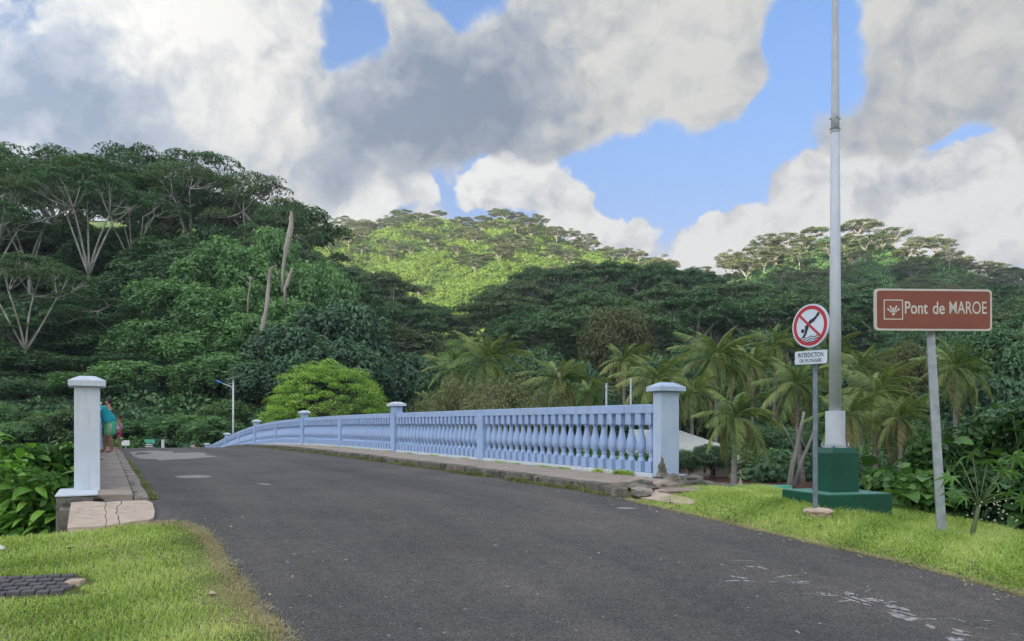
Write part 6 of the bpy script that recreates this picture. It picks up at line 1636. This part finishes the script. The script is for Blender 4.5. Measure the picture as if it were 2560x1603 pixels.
# local axes: -x is where the person faces; root z = soles
def figure(o, S, skin, pelvis, chest, neck, head, legL, legR, armL, armR, headdir, build=1.0, hairlen=0.0, hands=True):
    """S scales the radii; each leg (hip, knee, ankle, toe), each arm (shoulder, elbow, wrist)"""
    b = build; pts = [(*pelvis, .135 * S * b, .12 * S * b), (*((Vector(pelvis) + Vector(chest)) / 2), .125 * S * b, .125 * S * b), (*chest, .15 * S * b, .12 * S * b), (*neck, .055 * S, .055 * S)]
    hv = Vector(head); nv = Vector(neck); pts += [(*(nv.lerp(hv, .55)), .065 * S), (*hv, .092 * S), (*(hv + (hv - nv).normalized() * .05 * S), .078 * S)]
    edges = chain(0, 1, 2, 3, 4, 5, 6)
    for (h, k, an, to) in (legL, legR):
        n = len(pts); pts += [(*h, .095 * S * b), (*((Vector(h) + Vector(k)) / 2), .085 * S * b), (*k, .060 * S), (*(Vector(k).lerp(Vector(an), .35)), .060 * S), (*an, .038 * S), (*(Vector(an) * .5 + Vector(to) * .5 - Vector((0, 0, .012))), .036 * S), (*to, .026 * S)]
        edges += [(0, n)] + chain(n, n + 1, n + 2, n + 3, n + 4, n + 5, n + 6)
    for (sh, el, wr) in (armL, armR):
        n = len(pts); pts += [(*sh, .062 * S), (*el, .043 * S), (*(Vector(el).lerp(Vector(wr), .3)), .042 * S), (*wr, .027 * S)]
        edges += [(2, n)] + chain(n, n + 1, n + 2, n + 3)
        if hands: hand(pts, edges, n + 3, Vector(wr) - Vector(el), S)
    skinned('body', pts, edges, skin, o)
    head_parts(head, headdir, S * 1.05, o, skin, hairlen)
# 1: the bather in a teal shirt and green shorts, bent over the parapet
A_ = person_root(25.0, .165, BZL, 'barefoot person in teal shirt and green striped shorts leaning over the left parapet', TH)
pel = (.00, .06, .93); ch = (-.20, .06, 1.27); nk = (-.31, .06, 1.46); hd_ = (-.36, .06, 1.60)
legR = ((.02, -.06, .86), (.00, -.08, .47), (.06, -.08, .08), (-.12, -.10, .03)); legL = ((.02, .18, .86), (-.10, .20, .48), (-.14, .20, .08), (-.32, .20, .03))
armR = ((-.25, -.15, 1.32), (-.40, -.19, 1.14), (-.50, -.07, 1.10)); armL = ((-.25, .27, 1.32), (-.42, .30, 1.14), (-.52, .2, 1.10))
figure(A_, 1.05, M['skin'], pel, ch, nk, hd_, legL, legR, armL, armR, (-.9, 0, -.45), 1.15)
skinned('shirt', [(.02, .06, .84, .20, .20), (.00, .06, .98, .225, .215), (-.10, .06, 1.12, .215, .215), (-.19, .06, 1.26, .215, .20), (-.27, .06, 1.40, .13, .12), (-.25, -.16, 1.31, .105), (-.34, -.19, 1.19, .09), (-.25, .28, 1.31, .105), (-.35, .30, 1.19, .09)], chain(0, 1, 2, 3, 4) + [(3, 5), (5, 6), (3, 7), (7, 8)], M['teal'], A_)
sh_o = skinned('shorts', [(.01, .06, 1.0, .20, .19), (.02, .06, .90, .24, .23), (.02, .06, .80, .235, .225), (.01, -.08, .66, .175), (.00, -.09, .48, .165), (-.01, .20, .66, .175), (-.06, .21, .49, .165)], [(0, 1), (1, 2), (2, 3), (3, 4), (2, 5), (5, 6)], M['shorts'], A_)
for dx in (-.02, .035):
    m = MB(); m.tube([(.0 + dx, -.158, .84), (-.02 + dx, -.235, .70), (-.05 + dx, -.225, .50)], .011, 5); m.obj('stripe', M['stripe'], sh_o)
m = MB(); m.tube([(-.25, -.02, 1.44), (-.23, .06, 1.48), (-.25, .14, 1.44)], .026, 6); m.obj('collar', M['cloth_white'], A_)
# 2: the person in black beyond, in pale sandals
B_ = person_root(27.8, .21, BZL, 'person in a black top and pale sandals beyond the teal shirt at the left parapet', TH)
figure(B_, .97, M['skin_light'], (.02, .05, .93), (-.04, .05, 1.27), (-.06, .05, 1.47), (-.09, .05, 1.60), ((.02, .14, .88), (-.02, .15, .48), (-.02, .15, .08), (-.2, .16, .03)), ((.02, -.05, .88), (-.04, -.06, .48), (.0, -.06, .08), (-.18, -.07, .03)),
       ((-.04, .22, 1.36), (-.12, .28, 1.12), (-.34, .2, 1.12)), ((-.04, -.13, 1.36), (-.08, -.19, 1.12), (-.34, -.12, 1.12)), (-1, 0, -.25), 1.0, .06)
skinned('top', [(.02, .05, .95, .15, .135), (-.02, .05, 1.12, .145, .14), (-.04, .05, 1.28, .165, .135), (-.05, .05, 1.40, .09, .08), (-.04, -.14, 1.35, .075), (-.04, .23, 1.35, .075)], chain(0, 1, 2, 3) + [(2, 4), (2, 5)], M['blacktop'], B_)
skinned('shorts', [(.02, .05, .93, .152, .14), (.02, -.05, .82, .11), (-.01, -.06, .66, .11), (.02, .15, .82, .11), (.0, .15, .66, .11)], [(0, 1), (1, 2), (0, 3), (3, 4)], M['blacktop'], B_)
for y in (-.06, .15):
    m = MB(); m.box((-.09, y, .012), (.27, .10, .026)); m.tube([(-.12, y - .05, .02), (-.11, y, .075), (-.12, y + .05, .02)], .016, 5); m.obj('sandal', M['cloth_white'], B_)
# 3: the child
C_ = person_root(30.4, .50, BZL - .03, 'child in a lilac top and magenta shorts standing at the left parapet', TH)
k = .72
def sc3(p): return tuple(v * k for v in p)
figure(C_, .74, M['skin'], sc3((.0, .0, .90)), sc3((0, 0, 1.24)), sc3((-.01, 0, 1.42)), sc3((-.02, 0, 1.58)), tuple(map(sc3, ((.0, .09, .85), (-.01, .09, .47), (.01, .09, .08), (-.16, .1, .03)))), tuple(map(sc3, ((.0, -.09, .85), (-.02, -.09, .47), (.01, -.09, .08), (-.15, -.1, .03)))),
       tuple(map(sc3, ((0, .18, 1.34), (.04, .24, 1.08), (-.02, .24, .82)))), tuple(map(sc3, ((0, -.18, 1.34), (.08, -.24, 1.08), (.04, -.24, .82)))), (-1, 0, -.2), .95, .03)
skinned('top', [(0, 0, .68, .115, .105), (0, 0, .80, .105, .10), (0, 0, .90, .115, .095), (0, 0, .985, .07, .06)], chain(0, 1, 2, 3), M['lilac'], C_)
skinned('shorts', [(0, 0, .66, .108, .10), (0, -.06, .58, .078), (0, -.065, .46, .076), (0, .06, .58, .078), (0, .065, .46, .076)], [(0, 1), (1, 2), (0, 3), (3, 4)], M['magenta'], C_)
# 4, 5: two heads beyond the crest
for (px, Yq, hgt, lab) in ((487, 64, 1.68, 'bare-shouldered person left of two, seen beyond the road crest'), (497.5, 65, 1.52, 'shorter bare-shouldered person right of two, seen beyond the road crest')):
    X_ = (px - HX) / F * Yq; a_, r_2 = ar(X_, Yq); o = person_root(a_, r_2, 0, lab, math.radians(70), 'swimmers beyond the crest'); k = hgt / 1.70
    figure(o, k, M['skin_light'], sc3((0, 0, .92)), sc3((0, 0, 1.27)), sc3((0, 0, 1.44)), sc3((-.01, 0, 1.58)), tuple(map(sc3, ((0, .1, .87), (-.02, .1, .48), (0, .1, .08), (-.18, .1, .03)))), tuple(map(sc3, ((0, -.1, .87), (-.02, -.1, .48), (0, -.1, .08), (-.18, -.1, .03)))),
           tuple(map(sc3, ((0, .19, 1.36), (.02, .26, 1.1), (-.06, .27, .86)))), tuple(map(sc3, ((0, -.19, 1.36), (.02, -.26, 1.1), (-.06, -.27, .86)))), (-1, 0, 0), 1.0, .03)
    skinned('shorts', [(0, 0, .93 * k, .145 * k, .13 * k), (0, -.09 * k, .82 * k, .105 * k), (0, -.1 * k, .6 * k, .1 * k), (0, .09 * k, .82 * k, .105 * k), (0, .1 * k, .6 * k, .1 * k)], [(0, 1), (1, 2), (0, 3), (3, 4)], M['blacktop'], o)

# ------------------------------------------------------------------ the moist air of the valley
hz = MB(); hz.hexa([(-1290, -1290, -2.0), (1290, -1290, -2.0), (1290, 1390, -2.0), (-1290, 1390, -2.0), (-1290, -1290, 320), (1290, -1290, 320), (1290, 1390, 320), (-1290, 1390, 320)])
hm = bpy.data.materials.new('haze_air'); hm.use_nodes = True; hm.node_tree.nodes.clear()
pv_ = hm.node_tree.nodes.new('ShaderNodeVolumePrincipled'); mo_ = hm.node_tree.nodes.new('ShaderNodeOutputMaterial'); hm.node_tree.links.new(pv_.outputs[0], mo_.inputs['Volume'])
pv_.inputs['Color'].default_value = (.86, .92, 1.0, 1); pv_.inputs['Density'].default_value = .00025; pv_.inputs['Anisotropy'].default_value = .2
hz.obj('haze', hm, kind='stuff', label='thin pale haze in the valley air')

# ---- weeds and broad-leaved tufts standing out of the lawn and verge, fallen leaves on the asphalt
def tufts(name, region, n, label, seed):
    R = np.random.default_rng(seed); X, Y, _ = region(R, n); n = len(X); Z = terrain(X, Y) + EYE + .02
    fol = Fol(); c = np.repeat(np.stack([X, Y, Z], 1), 9, 0) + R.normal(size=(n * 9, 3)) * np.array([.03, .03, .012])
    fol.add(c, R.normal(size=(n * 9, 3)) * .6 + np.array([0, 0, 1]), .03 * (.6 + R.random(n * 9)), .75 + R.normal(size=n * 9) * .2, R)
    tag(link(name, fol.mesh(name, M['hedge'])), label, kind='stuff')
tufts('lawn_weeds', reg_left, 450, 'small dark weeds scattered through the left lawn', 21)
tufts('verge_weeds', reg_right, 500, 'small dark weeds scattered through the right verge', 22)
def litter():
    R = np.random.default_rng(44); n = 240; a = 2 + 9 * R.random(n) ** 1.2; side = R.random(n) < .6
    r = np.where(side, rR(a) - np.abs(R.normal(size=n)) * .22, rL(a) + np.abs(R.normal(size=n)) * .25)
    X, Y = -a * ST + r * CT, a * CT + r * ST; k = Y > 3; X, Y, a, r = X[k], Y[k], a[k], r[k]
    fol = Fol(); fol.add(np.stack([X, Y, zr(a, r) + EYE + .008], 1), R.normal(size=(len(X), 3)) * .25 + np.array([0, 0, 1]), .03 * (.5 + R.random(len(X))), .5 + R.normal(size=len(X)) * .3, R, aspect=.5)
    tag(link('fallen_leaves', fol.mesh('fallen_leaves', M['dry'])), 'dead leaf litter along the asphalt edges', kind='stuff')
litter()
for px, py, Y, w, k, lab in [(1778, 1108, 44, 120, 0, 'small dark tree half hiding the beach house roof'), (1722, 1122, 45, 90, 1, 'small dark tree close beside the right gate pillar, before the house')]:
    tree_px('green_tree', 'tree', BROAD[k], px, py, Y, w, 9, 4.5, lab, 'green trees on the low ground behind the palms')

# ---- bare concrete where the paint has come off the foot of the right gate pillar, and on two baluster feet
rr = random.Random(9); zb0 = float(zr(9, 7.6)) + EYE + .15
m = MB(); poly = [(0, 0), (.16, 0), (.15, .05), (.11, .07), (.12, .12), (.08, .15), (.09, .20), (.05, .22), (.06, .27), (.02, .31), (0, .34)]
o_ = B(8.87, 7.521, zb0 - .01) - rp.location; m.prism(poly, o_, B(0, 1) - B(0, 0), Vector((0, 0, 1)), -(B(1, 0) - B(0, 0)), .003); m.obj('bare_patch', M['kerb'], pr)
m = MB(); poly = [(0, 0), (.12, 0), (.10, .06), (.06, .10), (.07, .17), (.02, .22), (0, .25)]
o_ = B(8.868, 7.519, zb0 - .01) - rp.location; m.prism(poly, o_, B(1, 0) - B(0, 0), Vector((0, 0, 1)), -(B(0, 1) - B(0, 0)), .003); m.obj('bare_patch', M['kerb'], pr)
